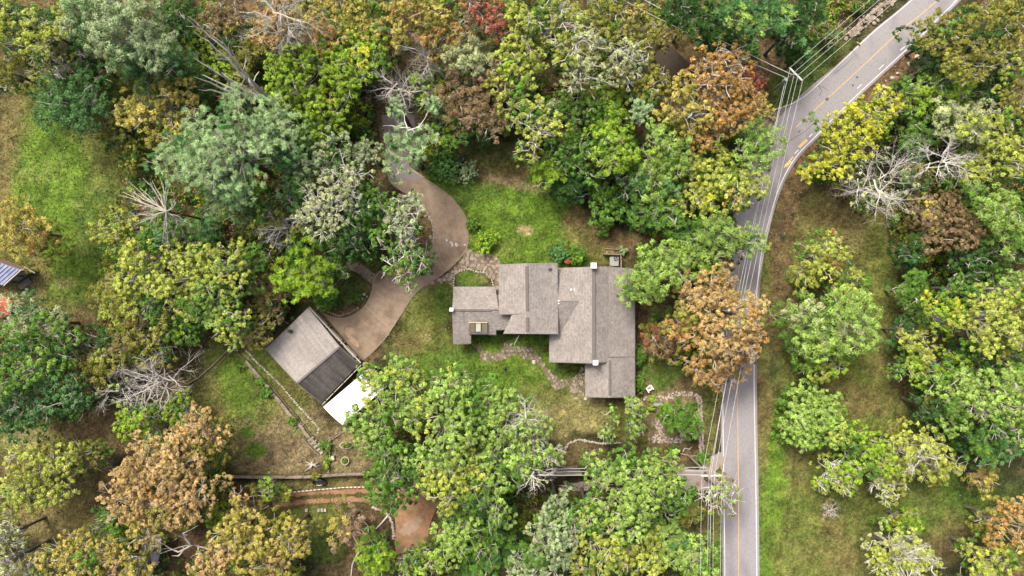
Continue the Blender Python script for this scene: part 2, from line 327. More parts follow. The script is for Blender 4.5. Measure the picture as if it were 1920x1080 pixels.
def shingles(name, c1, c2, row=.26, w=.42, streak=0.0, c3=None):
    m = mat(name, c1, .92); n = m.node_tree.nodes; l = m.node_tree.links; b = n['Principled BSDF']
    uv = n.new('ShaderNodeUVMap'); br = n.new('ShaderNodeTexBrick'); l.new(uv.outputs[0], br.inputs[0])
    br.inputs['Scale'].default_value = 1; br.inputs['Brick Width'].default_value = w; br.inputs['Row Height'].default_value = row
    br.inputs['Mortar Size'].default_value = .016; br.inputs['Mortar Smooth'].default_value = .4; br.inputs['Bias'].default_value = 0
    br.inputs['Color1'].default_value = (*c1, 1); br.inputs['Color2'].default_value = (*c2, 1)
    br.inputs['Mortar'].default_value = (*[x*.6 for x in c1], 1)
    nz = n.new('ShaderNodeTexNoise'); nz.inputs['Scale'].default_value = 3.2; nz.inputs['Detail'].default_value = 8; nz.inputs['Roughness'].default_value = .85
    tc = n.new('ShaderNodeTexCoord'); l.new(tc.outputs['Object'], nz.inputs[0])
    mr = n.new('ShaderNodeMapRange'); mr.inputs[1].default_value = .35; mr.inputs[2].default_value = .65; mr.inputs[3].default_value = .74; mr.inputs[4].default_value = 1.18
    l.new(nz.outputs[0], mr.inputs[0])
    ns = n.new('ShaderNodeTexNoise'); ns.inputs['Scale'].default_value = .8; ns.inputs['Detail'].default_value = 6
    mp = n.new('ShaderNodeMapping'); mp.inputs['Scale'].default_value = (1.6, .18, 1) if streak else (.5, .5, .5)
    l.new(uv.outputs[0], mp.inputs[0]); l.new(mp.outputs[0], ns.inputs[0])
    m2 = n.new('ShaderNodeMapRange'); m2.inputs[1].default_value = .40; m2.inputs[2].default_value = .62
    m2.inputs[3].default_value = 1.12 if streak else 1.06; m2.inputs[4].default_value = (1-streak) if streak else .9
    l.new(ns.outputs[0], m2.inputs[0])
    mm = n.new('ShaderNodeVectorMath'); mm.operation = 'SCALE'; l.new(br.outputs[0], mm.inputs[0]); l.new(mr.outputs[0], mm.inputs['Scale'])
    mn = n.new('ShaderNodeVectorMath'); mn.operation = 'SCALE'; l.new(mm.outputs[0], mn.inputs[0]); l.new(m2.outputs[0], mn.inputs['Scale'])
    l.new(mn.outputs[0], b.inputs['Base Color'])
    bp = n.new('ShaderNodeBump'); bp.inputs['Strength'].default_value = .5; bp.inputs['Distance'].default_value = .02
    l.new(br.outputs['Fac'], bp.inputs['Height']); bp.invert = True; l.new(bp.outputs[0], b.inputs['Normal'])
    return m
M_ROOF = shingles('taupe_shingles', A(156, 148, 141), A(180, 172, 164), .24, .36)
M_ROOFG = shingles('garage_shingles', A(164, 157, 151), A(176, 169, 162), .24, .6, streak=.16)
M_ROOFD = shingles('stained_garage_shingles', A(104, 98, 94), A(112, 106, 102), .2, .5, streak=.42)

# ------------------------------------------------------------------ strips (road, driveway)
def ribbon(name, left, right, z, m, parent=None, th=0.0, sub=6, origin=None, smooth=True, **props):
    """paved strip between two pixel polylines, following the ground height"""
    def cr(pts, n):
        out = []; N = len(pts)
        for i in range(N-1):
            p0 = pts[max(i-1, 0)]; p1 = pts[i]; p2 = pts[i+1]; p3 = pts[min(i+2, N-1)]
            for k in range(n):
                t = k/n
                out.append(tuple(.5*((2*b)+(-a+c)*t+(2*a-5*b+4*c-d)*t*t+(-a+3*b-3*c+d)*t**3) for a, b, c, d in zip(p0, p1, p2, p3)))
        out.append(pts[-1]); return out
    L = cr(left, sub); R = cr(right, sub); vs = []; fs = []; K = 4
    for a, b in zip(L, R):
        for k in range(K+1):
            t = k/K; q = G(a[0]*(1-t)+b[0]*t, a[1]*(1-t)+b[1]*t); vs.append((q.x, q.y, q.z+z))
    for i in range(len(L)-1):
        for k in range(K): fs.append((i*(K+1)+k, i*(K+1)+k+1, (i+1)*(K+1)+k+1, (i+1)*(K+1)+k))
    if th:
        nv = len(vs); vs += [(x, y, zz-th) for x, y, zz in vs]; nr = len(L)
        edge = [i*(K+1) for i in range(nr)]; fs += [(edge[i+1], edge[i], edge[i]+nv, edge[i+1]+nv) for i in range(nr-1)]
        edge = [i*(K+1)+K for i in range(nr)]; fs += [(edge[i], edge[i+1], edge[i+1]+nv, edge[i]+nv) for i in range(nr-1)]
        fs += [(k, k+1, k+1+nv, k+nv) for k in range(K)]; b0 = (nr-1)*(K+1); fs += [(b0+k+1, b0+k, b0+k+nv, b0+k+1+nv) for k in range(K)]
    me = bpy.data.meshes.new(name); me.from_pydata(vs, [], fs)
    bm = bmesh.new(); bm.from_mesh(me)
    if th: bmesh.ops.recalc_face_normals(bm, faces=bm.faces)
    else:
        for f in bm.faces:
            f.normal_update()
            if f.normal.z < 0: f.normal_flip()
    bm.to_mesh(me); bm.free()
    return link(name, me, m, parent, **props)
def offset_line(pts, d):
    out = []
    for i, p in enumerate(pts):
        a = pts[max(i-1, 0)]; b = pts[min(i+1, len(pts)-1)]; dx, dy = b[0]-a[0], b[1]-a[1]; n = math.hypot(dx, dy)
        out.append((p[0]-dy/n*d, p[1]+dx/n*d))
    return out
def line(name, pts, w, z, m, parent, sub=6):
    return ribbon(name, offset_line(pts, -w/2), offset_line(pts, w/2), z, m, parent, sub=sub)

RL = [(1360, 1500), (1359, 1080), (1357, 900), (1355, 720), (1356, 600), (1362, 500), (1378, 410), (1402, 330), (1440, 255), (1500, 185), (1572, 124), (1640, 60), (1712, 0), (1900, -170)]
RR = [(1421, 1500), (1419, 1080), (1417, 900), (1414, 720), (1416, 600), (1424, 500), (1440, 420), (1463, 347), (1492, 295), (1529, 256), (1607, 178), (1722, 72), (1792, 3), (1970, -160)]
road = ribbon('road', offset_line(RL, -4), offset_line(RR, 5), .0, M_ASPH, kind='structure')
track = ribbon('dirt_track', [(1165, -60), (1190, 0), (1232, 60), (1300, 125), (1350, 165)], [(1120, -50), (1145, 20), (1200, 90), (1262, 160), (1320, 205)], -.012, M_TRACK, kind='structure')
side = ribbon('side_road', [(1330, 155), (1370, 180), (1440, 204), (1494, 188), (1530, 162)], [(1300, 200), (1345, 232), (1400, 262), (1440, 285), (1500, 235)], -.005, M_ASPH2, kind='structure')
line('edge_line', RR, 1.8, .006, M_WHITE, road)
line('edge_line', RL[:5], 2.0, .006, M_WHITE, road)
line('edge_line', [(1425, 206), (1450, 205), (1478, 197), (1500, 186), (1520, 171), (1573, 121), (1640, 58), (1712, -2), (1900, -172)], 1.8, .008, M_WHITE, road)
CL = [(1386, 1500), (1385, 1080), (1384.5, 900), (1382, 720), (1381, 600), (1386, 500), (1398, 420)]
line('centre_line', CL, 1.7, .006, M_YEL, road)
line('centre_line', [(1493, 238), (1552, 184), (1613, 128), (1690, 56), (1757, 1), (1930, -160)], 1.9, .006, M_YEL, road)
for a, b in (((1607, 166), (1616, 158)), ((1648, 130), (1657, 121)), ((1688, 94), (1697, 87)), ((1517, 257), (1523, 251)), ((1490, 288), (1497, 281)), ((1787, 6), (1797, -4)), ((1541, 228), (1548, 222))):
    line('lane_dash', [a, b], 1.9, .006, M_WHITE, road, 1)
# spray-painted yellow survey marks: short strokes side by side
for cx, cy, k in ((1505, 269, 6), (1480, 304, 4)):
    for i in range(k):
        x = cx-6+i*2.6; y = cy+6-i*2.4
        line('survey_mark', [(x-2.2, y-1.6), (x+2.2, y+2.0)], 1.8, .007, M_YEL2, road, 1)
line('survey_mark', [(1470, 314), (1478, 305), (1487, 294)], 1.4, .006, M_YEL2, road, 1)
def blob(name, cx, cy, rx, ry, rot, z, m, parent=None, n=18, rough=.25, **props):
    a0 = math.radians(rot); o = G(cx, cy); pts = []
    for i in range(n):
        t = 2*math.pi*i/n; r = 1+random.uniform(-rough, rough)
        u, v = rx*r*math.cos(t), ry*r*math.sin(t)
        q = G(cx+u*math.cos(a0)-v*math.sin(a0), cy+u*math.sin(a0)+v*math.cos(a0)); pts.append((q.x, q.y, q.z+z))
    me = bpy.data.meshes.new(name); me.from_pydata([tuple(o+Vector((0, 0, z)))]+pts, [], [(0, (i+1) % n+1, i+1) for i in range(n)])
    ob = link(name, me, m, parent, **props); return ob
for a in ((1693, 51, 6, 4, -20), (1607, 145, 2.5, 2, 0), (1599, 160, 2, 2, 0), (1551, 186, 4, 2.5, -40), (1498, 247, 3, 1.5, -40), (1758, 1, 4, 2, 10)): blob('tar_patch', *a, .011, M_PATCH, road)  # small irregular dark grey patches laid over the asphalt
for pts in ([(1534, 160), (1540, 170), (1536, 180)], [(1534, 161), (1545, 164), (1552, 170)], [(1470, 272), (1490, 258), (1510, 246), (1530, 226)], [(1600, 94+12), (1585, 122), (1565, 138)]):
    line('crack', pts, .9, .010, M_PATCH, road)
# driveway, cast in slabs
DL = [(716, 215), (722, 262), (722, 300), (733, 342), (766, 366), (795, 392), (810, 420), (812, 452), (796, 478), (768, 496), (712, 508), (701, 525), (698, 545), (686, 572), (664, 590), (640, 597), (618, 593), (604, 586)]
DR = [(776, 215), (780, 262), (768, 312), (800, 336), (834, 358), (862, 388), (877, 418), (876, 462), (853, 494), (818, 522), (789, 540), (772, 558), (758, 580), (742, 605), (724, 632), (706, 652), (690, 668), (678, 676)]
drive = thing('driveway', 'brown concrete driveway sweeping round an island down to the garage', 'driveway', (0, 0, 0)); del drive['label']; del drive['category']; drive['kind'] = 'structure'
def lerp2(a, b, t): return (a[0]*(1-t)+b[0]*t, a[1]*(1-t)+b[1]*t)
ribbon('joint_bed', DL[2:], DR[2:], -.012, M_JOINT, drive)
cuts = [0, 3, 5, 7, 9, 12, 13, 15, 17]
for i in range(len(cuts)-1):
    a, b = cuts[i], cuts[i+1]; L = DL[a:b+1]; R = DR[a:b+1]
    ribbon('concrete_slab', L[:-1]+[lerp2(L[-1], L[-2], .02)], R[:-1]+[lerp2(R[-1], R[-2], .02)], .02 if i else .03, M_DRIVE if i else M_ASPH2, drive, th=.12)
ribbon('concrete_slab', [(735, 530), (700, 512), (670, 490), (630, 486), (585, 492), (540, 510)], [(705, 540), (686, 524), (662, 508), (628, 505), (590, 514), (545, 530)], .0, M_DRIVE, drive, th=.1)
line('edging', DL[2:9], 1.8, .05, M_CURB, drive); line('edging', DL[10:], 2.0, .05, M_CURB, drive); line('edging', DR[6:], 1.6, .05, M_CURB, drive)
line('joint', [(684, 573), (697, 584), (711, 598), (730, 615)], 1.5, .03, M_JOINT, drive, 1); line('joint', [(824, 486), (838, 502)], .9, .03, M_JOINT, drive, 1)
for a in ((664, 640, 14, 5, 40), (655, 622, 8, 12, 50), (682, 604, 12, 3, 45)): blob('worn_patch', *a[:5], .033+a[0]*1e-5, M_DIRT2, drive, rough=.3)
for k in range(14): blob('white_splash', 848+random.gauss(0, 9), 458+random.gauss(0, 4), random.uniform(.8, 2.6), random.uniform(.6, 1.6), random.uniform(0, 180), .034, M_WHITE, drive, n=8, rough=.5)

# dirt lane south of the terrace wall
ribbon('dirt_lane', [(420, 945), (480, 937), (560, 921), (640, 913), (700, 912), (760, 916), (810, 922)], [(430, 962), (490, 957), (560, 948), (640, 941), (700, 944), (745, 950), (770, 960)], -.02, M_DIRT, kind='structure', sub=8)
ribbon('dirt_yard', [(735, 930), (738, 960), (742, 990), (740, 1020), (745, 1050), (752, 1075)], [(830, 930), (815, 960), (806, 985), (800, 1015), (786, 1040), (775, 1072)], -.012, M_DIRT, kind='structure', sub=8)
blob('scraped_ground', 772, 985, 26, 12, -40, .006, M_DIRT2, rough=.18, n=26, kind='structure')
blob('gravel_drive', 1290, 900, 62, 22, 8, .003, M_GRAV, rough=.2, n=24, kind='structure')
blob('gravel_pad', 1335, 872, 26, 17, -30, .007, M_GRAV, rough=.3, n=24, kind='structure')
blob('gravel_track', 1090, 912, 50, 9, 0, .007, M_GRAV, rough=.4, n=24, kind='structure')
# ------------------------------------------------------------------ foliage
PAL = dict(YG=(184, 196, 86), LG=(162, 194, 92), G=(108, 152, 56), DG=(72, 112, 48), TL=(176, 206, 142), TD=(108, 158, 88), OL=(152, 152, 66), OR=(196, 156, 88),
           TN=(206, 176, 116), RD=(190, 116, 92), GY=(166, 186, 132), LM=(154, 188, 56), YE=(200, 204, 66), GD=(196, 184, 92), BR=(148, 126, 88), SG=(186, 196, 138), PK=(178, 150, 120), BG=(92, 136, 74))
ST = dict(  # leaf half length, half width, tuft radius, leaves per tuft, tufts per m2 of lobe, branch show, keep fraction, radial
 oak=(.135, .092, .40, 30, 3.4, 1.1, .92, 0), fine=(.17, .06, .60, 38, 2.2, .8, .9, 0), pine=(.24, .055, .46, 42, 2.5, .5, .85, 1),
 sparse=(.155, .105, .36, 22, 2.6, 3.2, .6, 0), bare=(.15, .1, .3, 12, 2.0, 0, .25, 0), shrub=(.14, .09, .30, 20, 5.5, .2, .95, 0), dome=(.15, .11, .38, 26, 4.0, .2, 1.0, 0), plume=(.28, .075, .6, 40, 2.0, .5, .95, 1))
NLEAF = 0
def leaf_quads(rng, c, n, a, b, long_dir=None):
    """c centres, n normals -> rhombus leaf verts"""
    r = rng.normal(size=c.shape)
    if long_dir is None: t = norm(np.cross(n, r))
    elif len(r): t = norm(long_dir*np.array([1, 1, .45])+.3*r); r = np.array([0, 0, 1.2])+.55*r; r = np.cross(t, np.cross(r, t))
    if long_dir is None: pass
    s = norm(np.cross(n if long_dir is None else r, t))
    a = a[:, None]; b = b[:, None]
    v = np.empty((len(c), 3, 3)); v[:, 0] = c-t*a*.8+s*b*1.15; v[:, 1] = c-t*a*.8-s*b*1.15; v[:, 2] = c+t*a*1.2
    return v.reshape(-1, 3)
def segs_mesh(name, segs, sides=4):
    """segs: list of (p0,p1,r0,r1) -> one mesh of tapered prisms"""
    p0 = np.array([s[0] for s in segs], float); p1 = np.array([s[1] for s in segs], float); r0 = np.array([s[2] for s in segs]); r1 = np.array([s[3] for s in segs])
    d = norm(p1-p0); ref = np.where(np.abs(d[:, 2:3]) < .9, np.array([[0, 0, 1.]]), np.array([[1., 0, 0]])); a = norm(np.cross(d, ref)); b = np.cross(d, a)
    th = 2*np.pi*np.arange(sides)/sides; ring = a[:, None, :]*np.cos(th)[None, :, None]+b[:, None, :]*np.sin(th)[None, :, None]
    e0 = p0[:, None]+ring*r0[:, None, None]; e1 = p1[:, None]+ring*r1[:, None, None]; nx2 = np.roll(np.arange(sides), -1)
    q = np.stack([e0, e0[:, nx2], e1[:, nx2], e1], 2)    # n,sides,4,3
    return np_mesh(name, q.reshape(-1, 3), 4)
def bez(p0, p1, p2, n): return [p0*(1-t)**2+2*p1*t*(1-t)+p2*t*t for t in np.linspace(0, 1, n+1)]
def tree_mesh(cx, cy, rpx, H, style, pals, seed, dens=1.0, ell=None, base_z=None):
    """returns base location and (trunk, branches, crown) meshes in local coordinates"""
    rng = np.random.default_rng(seed)
    la, lb, rt, nl, tpm, br, keep, radial = ST[style]
    shrub = style in ('shrub',)
    zc = H*(.45 if shrub or style == 'dome' else .72); loc = P(cx, cy, zc)
    gz0 = float(gh(loc.x, loc.y)); zc_l = zc-gz0
    R = rpx/PPM*(CAM_H-zc)/CAM_H
    fs = float(np.clip(R/3.2, .6, 1)); rt *= fs; la *= fs**.5; lb *= fs**.5
    hc = min(R*.75, H*.42) if not shrub else min(H*.5, R*.9)
    ph = rng.uniform(0, 6.28, 4); am = rng.uniform(.05, .17, 4)*(0.5 if style in ('dome', 'shrub') else 1)
    def rad(t): return R*(.93+sum(am[k]*np.sin((k+2)*t+ph[k]) for k in range(4)))
    rl0 = np.clip(R*.30, .55 if not shrub else .3, 1.5)*(1.2 if style in ('fine',) else 1)
    nL = int(np.clip(1.7*(R/rl0)**2, 5, 84))
    # lobes spread over the disc, outermost slightly lower
    pts = []; tries = 0
    while len(pts) < nL and tries < nL*60:
        tries += 1; t = rng.uniform(0, 6.283); rho = math.sqrt(rng.uniform(0, 1)); rr = (rad(t)-rl0*.9)*rho
        p = (rr*math.cos(t), rr*math.sin(t)*1.0)
        if all((p[0]-q[0])**2+(p[1]-q[1])**2 > (rl0*(1.0 if style in ('oak', 'sparse') else .85))**2 for q in pts): pts.append(p)
    lob = []
    for p in pts:
        q = math.hypot(*p)/R; top = hc*(math.sqrt(max(0, 1-q*q*.85)))
        lob.append((p[0], p[1], zc_l-hc*.45+top*rng.uniform(.6, 1.2)+rng.uniform(-.7, .6)*(0 if shrub else 1), rl0*rng.uniform(.75, 1.2), 0))
    if not shrub and style not in ('bare',):
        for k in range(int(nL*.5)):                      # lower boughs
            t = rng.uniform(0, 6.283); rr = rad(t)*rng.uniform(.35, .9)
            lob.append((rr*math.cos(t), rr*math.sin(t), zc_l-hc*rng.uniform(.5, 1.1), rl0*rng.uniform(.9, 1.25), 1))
    lob = np.array(lob)
    if ell:                                              # stretch the crown: (ratio, angle in picture degrees)
        k, ang = ell; a = math.radians(ang); x, y = lob[:, 0].copy(), lob[:, 1].copy(); u = x*math.cos(a)-y*math.sin(a); v = x*math.sin(a)+y*math.cos(a)
        v = v*k; lob[:, 0] = u*math.cos(a)+v*math.sin(a); lob[:, 1] = -u*math.sin(a)+v*math.cos(a)
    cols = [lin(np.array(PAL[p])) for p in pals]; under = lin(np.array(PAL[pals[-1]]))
    tc, tdir, tcol, trr = [], [], [], []; segs = []
    trunk_top = np.array([0, 0, max(zc_l-hc*.6, H*.3)])
    for L in lob:
        c = L[:3]; rl = L[3]; low = L[4] > 0
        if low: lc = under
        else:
            k = 0 if rng.random() < .66 else rng.integers(0, len(cols)); lc = cols[k]
        lc = lc*rng.uniform(.82, 1.15)
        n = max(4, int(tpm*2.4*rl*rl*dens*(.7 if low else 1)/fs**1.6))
        d = rng.normal(size=(n*3, 3)); d = norm(d); d = d[d[:, 2] > (-.15)][:n]
        kp = rng.random(len(d)) < keep; d = d[kp]
        if len(d):
            pos = c+d*np.array([1, 1, .72])*rl*rng.uniform(.72, 1.12, (len(d), 1))
            tc.append(pos); tdir.append(d); trr.append(rt*rng.uniform(.65, 1.25, len(d)))
            tcol.append(lc*rng.uniform(.72, 1.3, (len(d), 1)))
        # limb to lobe
        if not shrub:
            st = np.array([0, 0, rng.uniform(.5, 1)*trunk_top[2]]); mid = (st+c)/2+np.array([0, 0, -rl*.4])+rng.normal(0, .25, 3)
            b = bez(st, mid, c, 5); r0 = .05+R*.016
            for i in range(5): segs.append((b[i], b[i+1], r0*(1-i*.13), r0*(1-(i+1)*.13)))
            nt_ = int(rng.poisson(br*(1.6 if not low else .4)))
            for _ in range(nt_):
                dd = rng.normal(size=3); dd[2] = abs(dd[2])*.8+.15; dd = dd/np.linalg.norm(dd); e = c+dd*rl*rng.uniform(1.05, 1.4)*np.array([1, 1, .95]); m = (c+e)/2+rng.normal(0, .15, 3)
                segs.append((c, m, .05, .045)); segs.append((m, e, .045, .022))
                for _k in range(2):
                    e2 = m+(e-m)*rng.uniform(.3, .9)+rng.normal(0, .35, 3); segs.append((m, e2, .034, .018))
    crown = None
    if tc:
        tc = np.concatenate(tc); tdir = np.concatenate(tdir); tcol = np.concatenate(tcol); trr = np.concatenate(trr); nT = len(tc)
        d = norm(rng.normal(size=(nT, nl, 3))+tdir[:, None]*.9+np.array([0, 0, .55])); rr = rng.uniform(.35, 1, (nT, nl, 1))**.5
        if radial:
            pos = tc[:, None]+d*rr*trr[:, None, None]*np.array([1, 1, .7])*.6; n_ = d
        else:
            pos = tc[:, None]+d*rr*trr[:, None, None]*np.array([1, 1, .62]); n_ = norm(d+rng.normal(0, .5, d.shape)+np.array([0, 0, .3]))
        col = tcol[:, None]*rng.uniform(.74, 1.28, (nT, nl, 1))*(1+rng.normal(0, .05, (nT, nl, 3)))
        pos = pos.reshape(-1, 3); n_ = n_.reshape(-1, 3); col = np.clip(col.reshape(-1, 3), .004, 1)*.6
        sz = rng.uniform(.7, 1.3, len(pos)); v = leaf_quads(rng, pos, n_, la*sz, lb*sz, n_ if radial else None)
        global NLEAF; NLEAF += len(pos)
        crown = np_mesh('crown', v, 3, col)
    tr = None
    if not shrub:
        r = .10+H*.012; tt = trunk_top; segs_t = []
        b = bez(np.array([0, 0, -.25]), np.array([rng.normal(0, .3), rng.normal(0, .3), tt[2]*.5]), tt, 5)
        mb = MB(); mb.tube([Vector(q) for q in b], [r*1.45, r*1.1, r, r*.92, r*.85, r*.7], 7); tr = mb.mesh('trunk')
    return Vector((loc.x, loc.y, gz0)), tr, (segs_mesh('branches', segs, 3) if segs else None), crown
def grow(rng, p, d, L, r, depth, segs, spread=.7, up=.15, wob=.22):
    """recursive dead branch"""
    n = 4 if depth > 1 else 2
    for i in range(n):
        d = norm(d+rng.normal(0, wob, 3)+np.array([0, 0, up*.2])); q = p+d*L/n; r2 = r*(.84 if i < n-1 else .7); segs.append((p, q, r, r2)); p = q; r = r2
        if depth > 0:
            for _ in range(1 if rng.random() < .75 else 2):
                e = norm(d+rng.normal(0, spread, 3)+np.array([0, 0, up])); grow(rng, p, e, L*rng.uniform(.42, .62), r*.6, depth-1, segs, spread, up, wob)
def bare_mesh(cx, cy, rpx, H, seed, n_main=9, r0=.11, depth=3, flat=.45, ell=None):
    rng = np.random.default_rng(seed); zc = H*.8; loc = P(cx, cy, zc); gz0 = float(gh(loc.x, loc.y)); R = rpx/PPM*(CAM_H-zc)/CAM_H
    segs = []; base = np.array([0, 0, H*.62-gz0])
    for k in range(n_main):
        t = 2*np.pi*(k+rng.uniform(-.4, .4))/n_main; d = np.array([math.cos(t), math.sin(t), flat+rng.uniform(-.1, .35)])
        grow(rng, base+np.array([rng.normal(0, .1)*R, rng.normal(0, .1)*R, rng.uniform(-.2, .22)*H]), norm(d), R*rng.uniform(.55, .9), r0*rng.uniform(.6, 1.1), depth, segs, .62, .12)
    mb = MB(); mb.tube([(0, 0, -.2), (.1, .05, base[2]*.5), tuple(base+np.array([0, 0, H*.1]))], [r0*2.4, r0*1.9, r0*1.2], 7)
    return Vector((loc.x, loc.y, gz0)), mb.mesh('trunk'), segs_mesh('branches', segs, 4)
KIND = dict(oak=('broadleaf_tree', 'tree'), fine=('feathery_tree', 'tree'), pine=('pine_tree', 'tree'), sparse=('thinning_tree', 'tree'), shrub=('shrub', 'shrub'), dome=('round_tree', 'tree'), plume=('conifer', 'tree'))
GRP = dict(n='trees of the wood north of the house', e='trees east of the road', w='trees west of the garage', s='trees south of the house', h='trees around the house', b='garden shrubs')
def plant(row):
    head, label = row.split('|'); f = head.split(); cx, cy, r, H = map(float, f[:4]); style = f[4]; pals = f[5].split('/'); grp = f[6]
    dens = 1.0; ell = None
    for x in f[7:]:
        if x[0] == 'd': dens = float(x[1:])
        if x[0] == 'e': k, a = x[1:].split(','); ell = (float(k), float(a))
    seed = int(cx*7+cy*13) % 100000
    if style == 'bare':
        loc, tr, bm_ = bare_mesh(cx, cy, r, H, seed, n_main=int(7+r/9), r0=.045+r*.0008)
        t = thing('dead_tree', label, 'dead tree', loc, GRP[grp]); link('trunk', tr, M_BARKW, t); link('branches', bm_, M_BARKW, t)
        if len(pals) and pals[0] != '-':
            _, _, _, cr = tree_mesh(cx, cy, r*.95, H, 'bare', pals, seed+1, dens)
            if cr: link('crown', cr, M_LEAF, t)
        return
    nm, cat = KIND[style]; loc, tr, bm_, cr = tree_mesh(cx, cy, r, H, style, pals, seed, dens, ell)
    if style == 'shrub':
        tr = MB(); 
        for k in range(4): a = k*1.6+r; tr.tube([(0, 0, -.1), (.3*math.cos(a), .3*math.sin(a), H*.35)], [.05, .03], 5)
        tr = tr.mesh('stem')
    t = thing(nm, label, cat, loc, GRP[grp])
    if tr: link('stem' if style == 'shrub' else 'trunk', tr, M_BARK, t)
    if bm_: link('branches', bm_, M_BARKW if style == 'sparse' else M_BARKG, t)
    if cr: link('crown', cr, M_LEAF, t)

